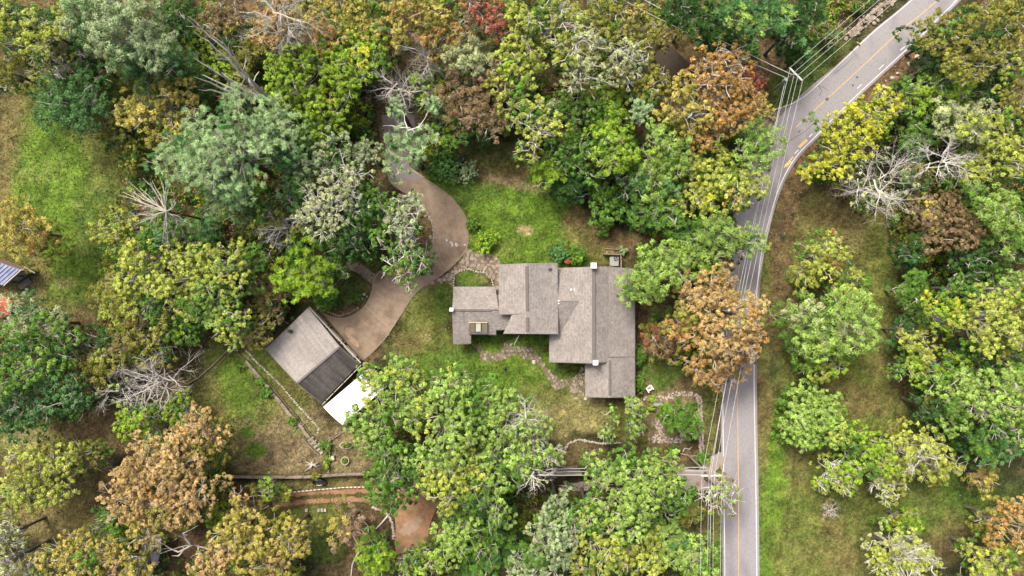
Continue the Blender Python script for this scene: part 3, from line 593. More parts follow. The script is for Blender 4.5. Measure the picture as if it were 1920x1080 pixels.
TREES = """
28 62 62 15 oak YG/OL/YG/DG n|yellow-green oak filling the upper left corner of the wood
95 60 52 17 oak YG/OL/DG n|yellow-green tree with pale twigs, right beside the corner oak
18 135 42 12 fine OL/GD/DG n|small olive tree at the left edge above the brown lawn patch
105 108 52 13 sparse OL/YG/DG n|olive tree with bare pale twigs hanging over the lawn's shaded top end
232 62 112 22 fine GY/SG/BG n e.68,25|big silvery grey-green feathery tree in the upper left wood
295 120 60 16 fine BG/GY/BG n|dull blue-green tree leaning out below the big silvery tree
165 112 40 9 oak OL/LM/DG n|low olive tree in the gap under the silvery tree
150 195 74 11 fine BG/DG/DG n d1.1|dark blue-green round tree at the top edge of the left lawn
205 235 38 8 oak OL/YG/DG n|small yellowish tree at the foot of the dark blue-green tree
310 212 78 14 oak GD/YG/OL/G n d1.1|golden olive tree between the dark round tree and the tall pine
252 290 34 8 shrub OL/YG/DG w|olive bush on the lawn edge under the golden tree
330 38 48 13 fine DG/BG/DG n|dark tree at the top edge just right of the silvery tree
372 60 44 10 oak LM/G/DG n|lime tree behind the leaning dead stems
420 40 48 12 oak BR/OL/DG n|brownish olive tree at the top edge behind the dead stems
395 130 46 9 oak LM/YG/DG n|bright lime tree under the leaning dead stems
460 100 50 9 fine OL/G/DG n|olive tree to the right of the leaning dead stems
455 170 42 8 oak OL/G/DG n|dark olive tree at the foot of the leaning dead stems
370 175 38 9 fine G/DG/DG n|dark green tree left of the foot of the dead stems
530 55 66 14 oak OR/GD/BR/OL n|orange-brown tree under a web of white bare limbs at the top edge
625 40 62 16 oak GD/OR/OL/G n|tawny tree right of the white bare limbs at the top edge
515 22 84 21 bare TN/GY n|leafless tree with curling white limbs at the top edge over the tawny trees
700 35 56 14 oak OL/GD/G n|olive-gold tree on the top edge above the lime green trees
545 105 42 10 fine G/BG/DG n|dark green tree between the orange tree and the lime trees
560 145 64 14 oak LM/YG/LM/G n d1.15|left one of the three lime green trees
665 118 72 15 oak LM/YE/LM/G n d1.1|right-hand lime green tree, flecked with dark red, beside the white spiky dead tree
610 212 58 12 oak LM/YE/G n d1.1|lowest of the lime green trees, above the dark clearing
545 210 40 9 fine OL/BR/DG n|brownish low tree left of the lowest lime tree
480 235 40 10 fine OL/BR/DG n|dull olive tree between the dead stems and the tall pine
770 30 60 15 oak GD/OR/OL n|golden tree at the top edge left of the red one
815 70 48 14 oak OR/GD/OL n|tawny tree with bare brown limbs below the red tree
898 14 58 17 oak RD/RD/OR/BR n|red-leaved tree at the middle of the top edge
745 162 60 14 bare - n|white spiky leafless tree above the driveway's upper end
800 95 58 13 bare - n|leafless brown tree leaning over the tawny trees left of the sage tree
880 105 54 13 fine SG/GY/GD/OL n|pale sage-brown tree below the red tree
935 75 46 13 fine BR/OL/DG n|brown-olive tree right of the sage-brown tree
930 140 44 11 fine PK/BR/DG n|mauve-brown twiggy tree left of the yellow-green wood
860 175 50 11 fine BR/OL/PK/DG n|brown fading tree between the spiky dead tree and the yellow-green wood
905 215 58 12 fine BR/PK/BR/OL n|brown twiggy tree above the rough slope
805 160 40 8 oak LM/OL/DG n|low lime tree right of the white spiky tree
852 245 44 8 oak G/LM/DG n|dark green tree with a lime side next to the driveway pine
915 240 36 7 oak G/DG/DG n|low green tree along the top of the rough slope
832 312 36 3.5 shrub DG/BG/DG b|dark bush at the bend beside the upper driveway
872 322 26 2.5 shrub GY/BG b|silver-green bush on the rough slope
765 278 52 19 pine TL/TL/TD h|small blue-green pine standing over the driveway
745 202 20 16 pine TL/TD h|blue-green pine tuft at the end of the left upper bough, over the drive
812 200 22 16 pine TL/TD h|blue-green pine tuft at the end of the right upper bough, over the drive
430 285 108 23 pine TL/TL/TD w d1.05|largest blue-green pine, west of the house
345 296 58 20 pine TL/TL/TD w|blue-green pine bough mass reaching over the lawn, left of the largest pine
520 250 62 21 pine TL/TD/TD w|blue-green pine crown on the right side of the largest pine
425 372 50 16 pine TL/TD/TD w|blue-green pine below the largest one, right of the radiating dead tree
445 182 26 20 pine TL/TD w|blue-green pine tuft at the foot of the leaning dead stems
310 432 50 12 oak G/TD/DG w|mid green tree under the radiating dead tree
380 445 50 9 fine TD/G/DG w|dark teal tree below the radiating dead tree
485 400 46 12 fine OL/G/DG w|dull olive tree between the pines and the lime fern-leaved tree
605 300 62 15 oak GY/G/SG/DG w|grey-green oak directly right of the largest pine
555 345 48 13 oak TD/GY/DG w|greyish teal tree below right of the largest pine
650 345 58 17 sparse SG/GY/SG/DG w d1.3|pale-topped oak with white limbs left of the driveway
610 400 62 16 sparse SG/G/SG/DG w d1.3|pale-topped oak with white limbs, above the lime fern-leaved tree
688 285 30 13 oak GY/SG/G w|small grey-green oak at the left bank of the upper drive
700 405 60 14 oak G/SG/DG w|dark green oak inside the driveway loop
760 402 48 15 sparse SG/GY/G h d1.5|pale-topped oak hanging over the driveway bend
660 445 56 13 oak DG/G/DG w|dark green oak on the lower left of the driveway loop
760 482 56 14 sparse G/GD/YG/DG h d1.6|green oak with golden patches over the driveway's lower bend
530 425 54 12 bare YG/OL w|leafless twiggy tree with a few yellow leaves left of the driveway loop
575 512 66 11 plume LM/LM/G w d1.3|bright lime fern-leaved tree near the garage
630 495 30 8 oak G/DG w|green tree against the right side of the fern-leaved tree
620 565 22 2 shrub G/DG b|green bush on the bank left of the lower driveway
205 425 40 13 oak YG/LG/OL w|small yellow-green oak on the lawn left of the radiating dead tree
240 450 40 12 oak YG/OL/G w|yellow-green oak just below the radiating dead tree's left branches
265 500 60 15 oak YG/YG/G w|yellow-green oak on the right edge of the left lawn
350 520 70 16 oak YG/YG/G w d1.05|large yellow-green oak in the middle of the western clump
430 500 62 16 oak YG/LG/G w|yellow-green oak at the north-east corner of the western clump
300 570 58 13 oak YG/OL/G/DG w|dull yellow-green oak low in the western clump
395 565 58 15 oak LG/YG/G w|light green oak in the middle of the western clump
430 605 46 14 oak YG/LG/G w|yellow-green oak above the corner of the timber retaining wall
345 600 48 10 oak G/LM/DG w|green tree deep in the western clump
220 560 48 9 fine OL/YG/DG w|olive feathery tree at the lower lawn edge
240 620 52 10 fine OL/BR/DG w|brownish olive tree left of the western clump
300 650 44 9 oak OL/LM/DG w|olive tree on the lower side of the western clump
505 545 36 8 fine BR/OL/DG w|brown-olive low tree left of the fern-leaved tree
495 590 42 8 oak OL/BR/DG w|olive-brown tree overhanging the garage's upper corner
478 625 34 7 oak GD/OR/OL w|rusty bush-like tree at the garage's left corner
38 435 64 12 fine GD/OR/TN/OL w d1.1|golden-orange tree on the left edge above the metal-roofed shed
45 588 46 11 fine GY/SG/BG w|sage grey tree beside the red canopy at the left edge
95 610 44 9 fine SG/GY/PK/DG w|grey twiggy tree right of the red canopy
45 680 78 15 oak G/BG/LG/DG w d1.05|large deep green oak at the left edge
125 655 52 12 oak G/LG/DG w|mid green oak on the upper right of the deep green clump
120 735 62 13 oak BG/G/DG w|blue-green oak at the lower right of the deep green clump
30 770 58 12 oak BG/G/DG w|deep green oak at the bottom of the left clump
175 700 42 9 fine OL/G/DG w|dark olive tree between the deep green clump and the twiggy tree
210 660 42 9 oak YG/OL/DG w|yellowish olive tree above the leafless bush by the meadow
288 714 74 10 bare - w|white twiggy leafless tree left of the enclosed yard
212 735 44 10 bare SG/LG w|half-bare tree with pale leaves left of the white twiggy one
262 790 42 9 oak LM/G w d1.2|bright lime tree above the large tan oak
338 768 32 7 oak LM/G w d1.2|small bright green tree at the yard's left edge
90 885 76 12 oak YG/YG/OL w|yellow-green oak standing in the lower left meadow
40 925 46 11 oak YG/LG/OL w|yellow-green oak at the left edge below the meadow oak
160 862 38 9 oak OL/YG/G w|thin olive tree on the right of the meadow oak
14 1005 34 11 sparse SG/YG/OL w d1.5|half-bare pale tree at the left edge low down
15 1055 40 12 sparse SG/YG/OL w d1.5|pale tree with white limbs in the bottom left corner
375 825 66 14 oak TN/TN/GD/OL s d1.05|tan autumn oak against the enclosed yard
300 870 72 16 oak TN/TN/OR/OL s d1.05|large tan autumn oak left of the yard wall
350 930 66 15 oak TN/PK/GD/OL s|tan autumn oak above the bare white limbs
245 920 58 14 oak TN/TN/PK/OL s|tan autumn oak on the meadow side of the tan clump
280 975 50 12 oak TN/GD/OL s|tan autumn oak just above the plank-roofed shed
205 975 34 6 oak G/LM/DG s|green bush-like tree at the left foot of the tan clump
245 1010 30 5 oak G/LM/DG s|green low tree beside the plank-roofed shed
418 905 22 4 shrub LM/G s|lime bush at the left end of the terrace wall
500 914 24 6 oak LM/LG/G s d1.2|small lime tree in front of the terrace wall
535 925 16 4 shrub YG/OL/G s|yellowish bush by the rope fence
415 965 30 5 shrub LM/G/DG s|green bush at the left end of the dirt lane
455 990 62 13 oak GD/TN/TN/OL s|golden-tan oak below the dirt lane
540 1005 52 11 oak GD/TN/OL s|golden oak on the lower lawn right of the tan pair
500 1055 66 13 oak GD/TN/OL s|golden-tan oak at the bottom edge below the dirt lane
400 1060 50 12 oak TN/GD/OL s|golden-tan oak at the bottom edge right of the plank-roofed shed
160 1045 58 12 oak GD/OL/GD/G s|olive-gold oak at the bottom edge of the meadow
250 1062 52 12 oak GD/TN/OL s|olive-gold oak at the bottom edge below the plank-roofed shed
95 1065 40 10 oak GD/OL/G s|small olive oak at the bottom edge left of the olive-gold pair
655 985 48 6 fine PK/GD/TN/OL s d.7|thin pinkish-gold tree by the stone-edged bed
705 1050 44 10 plume LM/LM/G s d1.3|bright lime tree beside the fallen white pole at the bottom
760 1058 28 8 oak LM/G/DG s|green tree at the bottom edge below the dirt yard
810 1050 36 9 oak LM/LG/G s|lime tree at the bottom edge right of the dirt yard
865 1010 54 11 oak LG/G/G s|light green tree right of the dirt yard
920 1000 42 9 plume G/DG/DG s|dark green fern-leaved tree right of the dirt yard
900 1060 44 9 plume G/BG/DG s|dark green tree at the middle of the bottom edge
960 1040 42 9 plume G/DG/DG s|deep green tree left of the pale oak on the bottom edge
752 735 72 18 oak LG/YG/LG/G s|light green oak beside the white canopy
700 800 48 14 oak LG/YG/G s|light green oak covering the right corner of the white canopy
850 718 44 15 oak LG/YG/G s|yellow-green oak nearest the house's rear lawn
690 700 22 11 oak YG/LG/G s|small yellow-green crown tip over the canopy's top corner
830 800 84 20 oak LG/YG/YG/G s|tallest yellow-green oak in the middle of the big southern clump
925 775 66 18 oak LG/YG/G s|yellow-green oak on the right shoulder of the big southern clump
740 870 66 15 oak G/LG/G/DG s|mid green oak on the lower left of the big southern clump
855 885 78 18 oak YG/LG/G s|light green oak in the lower middle of the big southern clump
935 870 70 17 oak LG/YG/G/G s|light green oak on the lower right of the big southern clump
905 945 64 15 oak LG/G/G/DG s|green oak at the bottom of the big southern clump
735 925 40 11 oak G/BG/DG s|dark green bough overhanging the dirt lane
1000 830 56 16 sparse LG/LG/SG s d1.9|light green tree with white bare twigs on the right end of the southern clump
985 785 46 20 bare LG/SG s|white twiggy crown top above the southern clump's right end
1000 885 44 18 bare LG/LG s|half-bare grey-limbed tree beside the overhead wires
1150 776 15 8 oak LG/YG/G h|narrow light green crown reaching the house's south roof edge
1140 812 17 8 oak LG/G h|narrow green crown just below the one touching the south roof
1190 764 23 8 oak LG/YG/G h|light green crown left of the garden bench
1192 802 20 8 oak LG/G/G h|green crown between the bench and the rear lawn
1122 875 36 13 oak LG/YG/G s|light green oak on the left top of the southern lane clump
1185 902 60 17 oak LG/YG/YG/G s|large light green oak over the lane south of the house
1246 882 52 15 oak LG/YG/G s|light green oak nearest the crossarm pole on the lane
1180 950 70 16 oak LG/G/G s|green oak below the lane, middle of its clump
1250 930 50 13 oak G/LG/DG s|green oak above the gravel pull-in
1105 960 52 13 oak G/LM/YG/DG s|yellow-flecked green oak left in the lane clump
1120 1030 66 14 oak YG/LG/OL/G s|yellow-green oak at the bottom edge under the lane clump
1195 1030 56 13 oak YG/LM/G s|yellow-green oak at the bottom edge, right of its twin
1035 1015 62 15 oak GY/SG/SG/G s|pale sage oak with white limbs on the bottom edge
1045 950 38 12 oak GY/G/DG s|grey-green oak above the pale sage oak
985 1065 40 12 oak GY/SG/G s|grey-green oak at the bottom edge left of the pale sage oak
1255 1010 46 11 plume LG/TD/G s|soft light green feathery tree at the bottom near the road
1300 1050 48 12 fine LG/SG/G s|light green tree at the bottom edge beside the road verge
1290 955 30 9 fine OL/LG/G s|thin olive tree beside the wires south of the crossarm pole
1352 925 44 11 sparse LG/OL/BR s d.9|thin half-leafless tree leaning over the road by the crossarm pole
1278 785 38 7 plume G/LM/G h d1.3|bright green feathery tree in the stone-edged garden
1255 770 18 5 plume LM/G h|small bright bush on the garden tree's left side
1238 507 60 13 fine LG/LM/LG/G h d1.15|bright light green tree overlapping the roof's north-east corner
1190 540 36 12 fine LG/G/G h|green tree leaning over the east roof slope
1275 490 46 12 fine LG/LM/G h|light green tree between the roof corner and the tan oak
1340 445 56 14 fine LG/G/G/DG h|soft green tree spreading to the road at the curve
1290 445 42 11 plume G/DG h|dark green tree above the light green roof-corner tree
1405 450 32 14 fine LG/G/DG h|green bough hanging over the road north of the tan oak
1385 590 56 18 oak TN/OR/TN/GD h|tan autumn oak hanging over the road
1310 560 52 15 oak TN/OR/GD/OL h|tan autumn oak right of the roof
1290 610 48 14 oak OR/TN/GD/OL h|orange-brown autumn oak nearest the east eave
1350 640 56 17 oak TN/OR/OL h|tan autumn oak in the middle of the roadside clump
1325 690 46 13 oak OR/TN/OL h|orange-brown oak at the bottom of the roadside clump
1350 530 40 14 oak TN/OR/GD h|tan oak at the top of the roadside clump
1395 650 38 16 oak TN/OR/BR h|tan bough reaching furthest over the road
1375 690 30 11 oak OR/BR/OL h d.7|thin orange-brown oak over the road edge below the tan clump
1240 640 42 7 fine BR/PK/RD/OL h|dark reddish-brown low tree beside the east wall
1350 490 32 8 fine BR/OL/DG h|brown understory tree above the tan roadside clump
1232 400 52 12 plume G/TD/DG n|deep green tree above the dark slope, right of the round green bush
1140 385 46 7 dome G/LM/G n|round green tree at the edge of the brown bank
1240 290 60 15 fine LG/LM/LG/G n d1.1|light green tree in the wood left of the pale yellow one
1225 350 44 13 fine LG/TD/G n|bluish green tree below the light green one
1340 330 60 17 dome YG/YG/G n|pale yellow-green clumpy tree at the road junction
1395 355 46 17 oak YG/GD/G n|pale yellow-green tree touching the road
1300 370 44 13 oak YG/YE/G n|pale yellow-green tree above the dark hollow
1292 312 30 13 oak YG/GD/G n|small pale yellow crown on the left of the junction tree
1425 275 50 15 fine LG/LM/G n|soft green tree spilling over the junction asphalt
1345 140 64 15 sparse OR/OR/RD/GD n d1.6|orange-red maple under the wires at the top of the junction
1285 205 58 15 oak GD/OR/OL n|golden-orange tree left of the orange-red maple
1370 205 58 14 oak OR/GD/OR/OL n|orange tree left of the road junction
1325 245 46 13 oak OR/OR/GD/OL n|orange-pink tree above the pale yellow one
1405 150 36 9 fine RD/BR n|dark red small tree under the two wires
1420 205 32 9 oak GD/OR/OL n|golden tree at the junction's white line
1225 160 40 13 oak OL/GD/G n|olive tree on the left of the orange group
1040 40 58 17 sparse YG/SG/OL/G n d1.6|pale yellow-green oak with white limbs at the top edge, mid-wood
965 50 46 15 oak YG/OL/G n|yellow-green oak at the top edge right of the red tree
975 120 58 16 oak YG/LM/YG/G n|yellow-green oak with pale twigs in the middle wood
1090 120 64 18 sparse SG/SG/YG/OL n d1.6|pale half-dead oak with white limbs in the middle wood
1175 120 50 16 sparse SG/SG/OL n d1.6|pale half-dead oak left of the side road
1130 40 50 13 oak OL/LM/G n|olive tree at the top edge left of the side road
1190 55 50 14 oak OL/GD/G n|olive-gold tree along the side road
1245 70 26 12 oak GD/OL n|small golden crown tip at the side road's edge
965 190 52 14 oak YG/LG/OL/G n|yellow-green oak above the rough slope
1010 235 58 14 sparse YG/LG/SG/G n d1.8|yellow-green oak with grey twigs in the lower middle wood
1095 205 54 12 oak G/LM/G n|bright mid-green tree in the lower middle wood
1130 190 44 11 oak LM/G/DG n|green tree behind the pale half-dead oaks
1145 250 48 12 fine LM/G/G n|green tree left of the pale blue-green crown
1200 205 24 15 pine TL/TL n|small pale blue-green crown in the middle of the wood
1150 295 46 13 oak LM/LG/G n|lime-green tree in the lower middle wood
1080 290 52 11 oak G/LM/DG n|green tree above the lawn's dark bushes
1025 320 38 9 plume LM/G/G n|lime-leaved tree at the upper lawn's corner
1075 345 40 7 plume DG/BG/DG n|dark green bush-like tree at the lawn's edge
1180 340 44 9 oak DG/G/DG n|dark green tree in the hollow above the brown bank
1420 25 72 19 plume TD/LG/TD/DG n|drooping green conifer at the top edge beside the wires
1295 22 62 15 plume DG/TD/DG n|dark green conifer at the top edge by the side road
1355 75 44 12 plume DG/BG/DG n|dark conifer under the two wires
1480 60 46 13 plume DG/TD/DG n|dark green conifer left of the four wires
1512 18 40 13 plume DG/G/DG n|dark green conifer at the top edge near the rocks
1500 105 30 8 plume DG/G/DG n|low dark conifer beside the first pole
1560 62 24 5 oak OL/G/DG n|olive bush-like tree on the verge behind the four wires
1800 95 72 16 oak OL/G/GD/DG e d1.05|dark olive oak at the right-hand bend of the road
1865 50 62 15 oak OL/YG/GD/DG e|olive-yellow oak in the upper right corner
1770 60 46 13 oak OL/G/DG e|olive oak reaching the upper road edge
1905 120 46 13 oak YG/G/DG e|yellow-green oak at the right edge near the top
1855 170 40 9 fine DG/BG/DG e|dark hollow tree below the bend oaks
1595 240 60 13 oak YE/YE/LM/G e|bright yellow-green tree leaning over the junction
1560 300 52 12 oak YE/LM/G e|bright yellow-lime tree at the inner curve of the road
1650 210 46 12 oak YE/LM/G e|bright yellow-green tree right of its twins
1710 185 44 11 oak LM/G/G e|green tree below the roadside boulders
1780 180 48 11 plume LM/LG/G e|light lime tree right of the roadside boulders
1790 235 60 13 fine SG/YG/YG/G e|pale sandy-green tree in the middle of the right-hand wood
1850 250 50 13 oak YG/OL/G e|yellow-green oak right of the pale sandy one
1710 265 36 10 fine G/BG/DG e|dark green tree between the yellow trees and the white bare one
1770 300 54 15 bare - e|white leafless tree in the right-hand wood
1650 345 84 14 bare SG/YG/SG e|big half-bare tree with white spreading limbs over the clearing
1820 320 44 11 oak YG/OL/G e|yellow-green oak right of the white leafless tree
1890 200 40 12 oak OL/YG/DG e|olive oak on the right edge under the dark hollow
1890 300 50 13 oak YG/OL/G e|yellow-green oak at the right edge
1715 330 34 9 fine OL/G/DG e|olive tree between the half-bare tree and the white leafless one
1770 420 74 13 dome BR/GD/BR/OL e|brown-gold rounded tree in the right-hand wood
1850 385 56 13 fine LG/G/LG/G e|light green tree with grey twigs right of the brown-gold one
1895 440 50 12 plume LG/G/G e|green tree at the right edge, mid height
1705 470 34 8 plume DG/BG/DG e|dark bluish tree at the clearing's upper right side
1705 545 40 9 fine G/OL/BG/DG e|dull green tree on the clearing's right side
1820 480 46 9 oak DG/G/DG e|dark green tree below the brown-gold one
1545 480 46 11 oak YG/LM/OR/G e|yellow-green tree with an orange tip in the roadside clearing
1590 530 38 10 oak YG/YE/G e|yellowish tree at the right of the clearing trio
1510 520 34 9 fine YG/OL/G e|dull yellow-green tree on the road side of the clearing trio
1552 612 92 14 fine LG/SG/GY/G e d1.2 e.8,15|wide sage green feathery tree in the clearing
1540 680 44 9 oak YG/YE/LM/G e|yellow-green tree below the wide sage one
1500 640 28 8 sparse LG/SG/BR e|half-bare tree at the road side of the sage tree
1765 590 46 12 oak LM/YE/G e|lime-yellow tree in the lower right wood
1690 620 30 7 fine DG/PK/BG e|dark low tree at the clearing's lower right side
1720 650 40 9 oak YG/OL/G e|yellow-olive tree on the clearing's right edge
1855 600 74 15 oak YG/YG/GD/G e|large yellow-green oak in the right-hand wood
1895 540 46 13 oak LG/YG/G e|light green oak at the right edge above the large one
1800 540 38 9 oak G/DG/DG e|dark green tree left of the large yellow-green oak
1900 670 46 11 oak G/YG/DG e|green oak at the right edge below the large one
1825 680 40 8 fine DG/G/DG e|dark hollow tree below the large yellow-green oak
1715 690 38 9 oak LM/YE/G e|bright lime tree at the lower right edge of the clearing
1780 690 40 9 oak LM/G/DG e|lime-green tree right of the bright lime one
1520 780 70 10 dome LG/YG/LG/G e d1.2|dome-shaped light green tree alone beside the road verge
1625 850 62 11 oak LM/YG/YG/G e|lime-yellow tree in the lower right clearing
1705 838 58 12 oak YG/TN/YG/OL e|pale sandy-yellow tree in the lower right clearing
1570 890 42 8 sparse LM/LG/YG e d2.2|open lime tree with white twigs in the lower right clearing
1655 890 46 9 sparse YG/LM/SG e d2.2|open yellow-green tree with white twigs beside the lime-yellow one
1750 870 44 10 oak YG/YE/GD e|golden-green tree on the right of the pale sandy one
1720 862 36 15 bare - e|small knot of white bare twigs in the pale sandy tree
1800 745 66 15 oak LG/YG/G/G e|light green oak in the lower right wood
1870 745 66 15 oak LG/YG/G/G e|light green oak at the right edge of the lower wood
1745 760 40 10 fine DG/OL/DG e|dark olive tree at the left of the lower right wood
1845 835 50 11 plume G/TD/DG e|teal-green tree at the bottom of the lower right wood
1900 815 40 12 oak LG/G/DG e|green oak at the right edge above the shaded lawn
1838 893 34 6 fine GD/OL/BR e|golden-brown bush-like tree on the shaded lawn's top edge
1690 975 34 6 plume LM/OL/G e d.8|low olive-lime tree above the white-limbed one
1690 1040 62 10 sparse YG/YG/SG e d2.2|yellow-green tree with many white limbs at the bottom right
1715 1050 48 13 bare - e|white leafless limbs inside the bottom right yellow-green tree
1885 985 58 12 oak OR/TN/GD/OL e|orange-tan oak in the bottom right corner
1850 1045 56 11 oak YG/GD/G e|yellow-green oak left of the orange-tan one at the bottom
1555 957 20 2 bare PK/BR e|small leafless reddish bush alone on the lower right lawn
887 420 15 1.6 shrub G/LM/G b d1.3|small round bush beside the driveway curve
912 453 25 1.8 shrub LM/G/G b d1.3|wide low green bush at the stone path's start
1046 473 21 2.4 shrub TD/G/BG b d1.3|dark blue-green clipped bush by the north wall
1082 478 20 2.2 shrub G/LM/G b d1.3|lighter green clipped bush by the north wall
1168 470 9 1.2 shrub TL/BG b|small blue-grey bush beside the heat pump enclosure
1197 672 24 1.4 shrub G/DG b e.35,90|narrow green hedge against the east wall
1199 718 20 1.4 shrub G/LM b e.4,90|green bush at the south end of the east wall hedge
1345 745 12 1.2 shrub OL/G b|low olive bush at the corner of the stone garden wall
1222 748 8 .9 shrub LM/G b|small bright plant above the garden bench
1221 766 8 .9 shrub LM/G b|small bright plant below the garden bench
1264 845 12 1.2 shrub G/DG b|dark green plant in the lower garden bed
1318 857 14 1.6 shrub G/LM b|green plant at the lower end of the rock row
1300 760 9 .8 shrub G/OL b|small plant inside the garden's rock row
448 650 10 1 shrub G/DG b|dark green weed at the retaining wall's upper corner
500 735 12 1.1 shrub G/BG b|dark green bush growing on the retaining wall
450 690 9 1 shrub G/OL b|green weed halfway along the upper retaining wall
490 715 9 .8 shrub G/BG b|small weed above the bush on the retaining wall
550 790 10 .9 shrub G/OL b|green weed low on the retaining wall
610 835 14 1 shrub G/OL/DG b|weedy bush beside the timber steps
615 868 9 .8 shrub LM/G b e2,0|upright strip of bright weeds beside the fence rail
592 892 9 .7 shrub OL/G b|small weed right of the bleached stump
1600 925 4 .5 shrub OL/G b|tiny weed on the lower right lawn
672 556 9 .6 shrub G/DG b|leafy plant on the bank at the inner side of the lower driveway
"""
for row in TREES.strip().split('\n'):
    if row.strip(): plant(row)

# ------------------------------------------------------------------ undergrowth, grass and litter (nobody could count them)
FOREST = [[(0, 0), (1430, 0), (1430, 190), (1395, 400), (1290, 470), (1190, 430), (1090, 370), (1000, 330), (960, 265), (870, 275), (830, 330), (795, 310), (790, 200), (715, 195), (705, 260), (690, 330), (740, 420), (690, 500), (640, 470), (560, 560), (500, 640), (430, 640), (330, 650), (230, 740), (120, 690), (200, 600), (190, 440), (250, 330), (220, 250), (90, 200), (0, 150)],
          [(1930, 0), (1790, 20), (1700, 180), (1545, 270), (1515, 340), (1640, 420), (1680, 480), (1690, 700), (1760, 830), (1930, 840)],
          [(700, 1090), (760, 1060), (830, 990), (800, 900), (1000, 900), (1010, 960), (1130, 930), (1300, 920), (1330, 1090)], [(0, 600), (80, 600), (190, 700), (150, 780), (0, 810)],
          [(670, 730), (900, 720), (1000, 800), (1020, 880), (700, 880)], [(1230, 420), (1400, 420), (1400, 690), (1290, 700), (1215, 620)], [(1440, 0), (1640, 0), (1500, 110), (1440, 110)],
          [(1490, 470), (1620, 470), (1620, 700), (1490, 690)], [(280, 800), (430, 790), (420, 1000), (260, 1000)], [(380, 970), (560, 980), (560, 1090), (130, 1090), (200, 1020)]]
KEEP = [[(p[0], p[1]) for p in DL]+[(p[0], p[1]) for p in reversed(DR)], offset_line(RL, -5)+list(reversed(offset_line(RR, 6))), [(1170, 20), (1290, 90), (1440, 195), (1440, 290), (1340, 235), (1250, 170), (1150, 60)],
        [(850, 540), (930, 540), (937, 495), (1045, 495), (1130, 500), (1130, 478), (1165, 476), (1190, 504), (1190, 744), (1097, 744), (1097, 680), (1030, 680), (1030, 627), (943, 627), (850, 645)], [(485, 655), (578, 565), (720, 690), (640, 800)]]
PAVED = [[(840, 480), (870, 465), (940, 475), (940, 540), (835, 510), (780, 560)]]
DIRTS = [[(425, 940), (700, 905), (835, 925), (805, 1000), (775, 1075), (740, 1075), (735, 950), (640, 945), (430, 962)], [(1225, 885), (1350, 850), (1350, 915), (1240, 925)]]
BED = [(710, 900, 0)]
def pxof(x, y, z=0): k = CAM_H/(CAM_H-z)*PPM; return x*k+960, 540-y*k
def undergrowth(n):
    x = RNG.uniform(-84, 84, n*3); y = RNG.uniform(-48, 48, n*3); px, py = pxof(x, y); ok = np.zeros(len(x), bool)
    for f in FOREST: ok |= in_poly(px, py, f)
    for k in KEEP: ok &= ~in_poly(px, py, k)
    ok &= fbm(x, y, 88, 5, 3) > .40
    x, y = x[ok][:n], y[ok][:n]; m = len(x); nl = 16
    hh = .4+2.4*fbm(x, y, 99, 4, 3)*RNG.uniform(.3, 1, m); c = np.stack([x, y, gh(x, y)+hh], 1)
    pal = np.array([lin(np.array(PAL[p])) for p in ('G', 'DG', 'OL', 'G', 'BR', 'LM', 'OL', 'BG')]); ci = (fbm(x, y, 55, 3, 2)*16).astype(int) % 8
    col = pal[ci]*RNG.uniform(.7, 1.2, (m, 1)); d = norm(RNG.normal(size=(m, nl, 3))+np.array([0, 0, .8]))
    pos = (c[:, None]+d*np.array([1, 1, .6])*RNG.uniform(.25, .75, (m, nl, 1))).reshape(-1, 3); nn = norm(d.reshape(-1, 3)+RNG.normal(0, .4, (m*nl, 3)))
    s = RNG.uniform(.11, .2, len(pos)); v = leaf_quads(RNG, pos, nn, s*1.2, s*.8)
    return np_mesh('undergrowth', v, 3, (col[:, None]*RNG.uniform(.75, 1.25, (m, nl, 1))).reshape(-1, 3)*.62)
link('undergrowth', undergrowth(12000), M_LEAF, None, kind='stuff', label='low dark green brush and saplings filling the wood floor under the trees')
def blades(name, n, z, size, mode, seed):
    rng = np.random.default_rng(seed); x = rng.uniform(-82, 82, n); y = rng.uniform(-47, 47, n); px, py = pxof(x, y); ok = np.ones(n, bool)
    for k in KEEP+DIRTS: ok &= ~in_poly(px, py, k) | ((mode == 'leaf') & (k is not KEEP[3]) & (k is not KEEP[4]) & (rng.random(n) < .16))
    for k in PAVED: ok &= ~in_poly(px, py, k) | (rng.random(n) < .3)
    f = np.zeros(n, bool)
    for k in FOREST[:3]: f |= in_poly(px, py, k)
    ok &= ~f | (rng.random(n) < .25)
    x, y = x[ok], y[ok]; m = len(x); g = ground_color(x, y)
    if mode == 'grass': col = g*rng.uniform(.5, 1.9, (m, 1)); nz = 1.3
    else:
        pal = np.array([lin(np.array(c))*.5 for c in ((196, 160, 112), (150, 96, 60), (206, 190, 160), (120, 80, 56), (180, 130, 80))]); col = pal[rng.integers(0, 5, m)]*rng.uniform(.6, 1.1, (m, 1)); nz = 2.5
    c = np.stack([x, y, gh(x, y)+z*rng.uniform(.3, 1, m)], 1); nn = norm(rng.normal(size=(m, 3))+np.array([0, 0, nz])); s = size*rng.uniform(.6, 1.5, m)
    t = norm(np.cross(nn, rng.normal(size=(m, 3)))); b = np.cross(nn, t); v = np.empty((m, 3, 3)); s = s[:, None]
    v[:, 0] = c-t*s-b*s*.4; v[:, 1] = c+t*s-b*s*.4; v[:, 2] = c+b*s*.9
    return link(name, np_mesh(name, v.reshape(-1, 3), 3, col), M_GRASS, None, kind='stuff')
blades('lawn_grass', 210000, .08, .10, 'grass', 3)['label'] = 'uneven tufts of green and straw-coloured grass over the open ground'
blades('fallen_leaves', 32000, .06, .075, 'leaf', 4)['label'] = 'scattered dry tan and brown leaves on the lawns and wood edges'

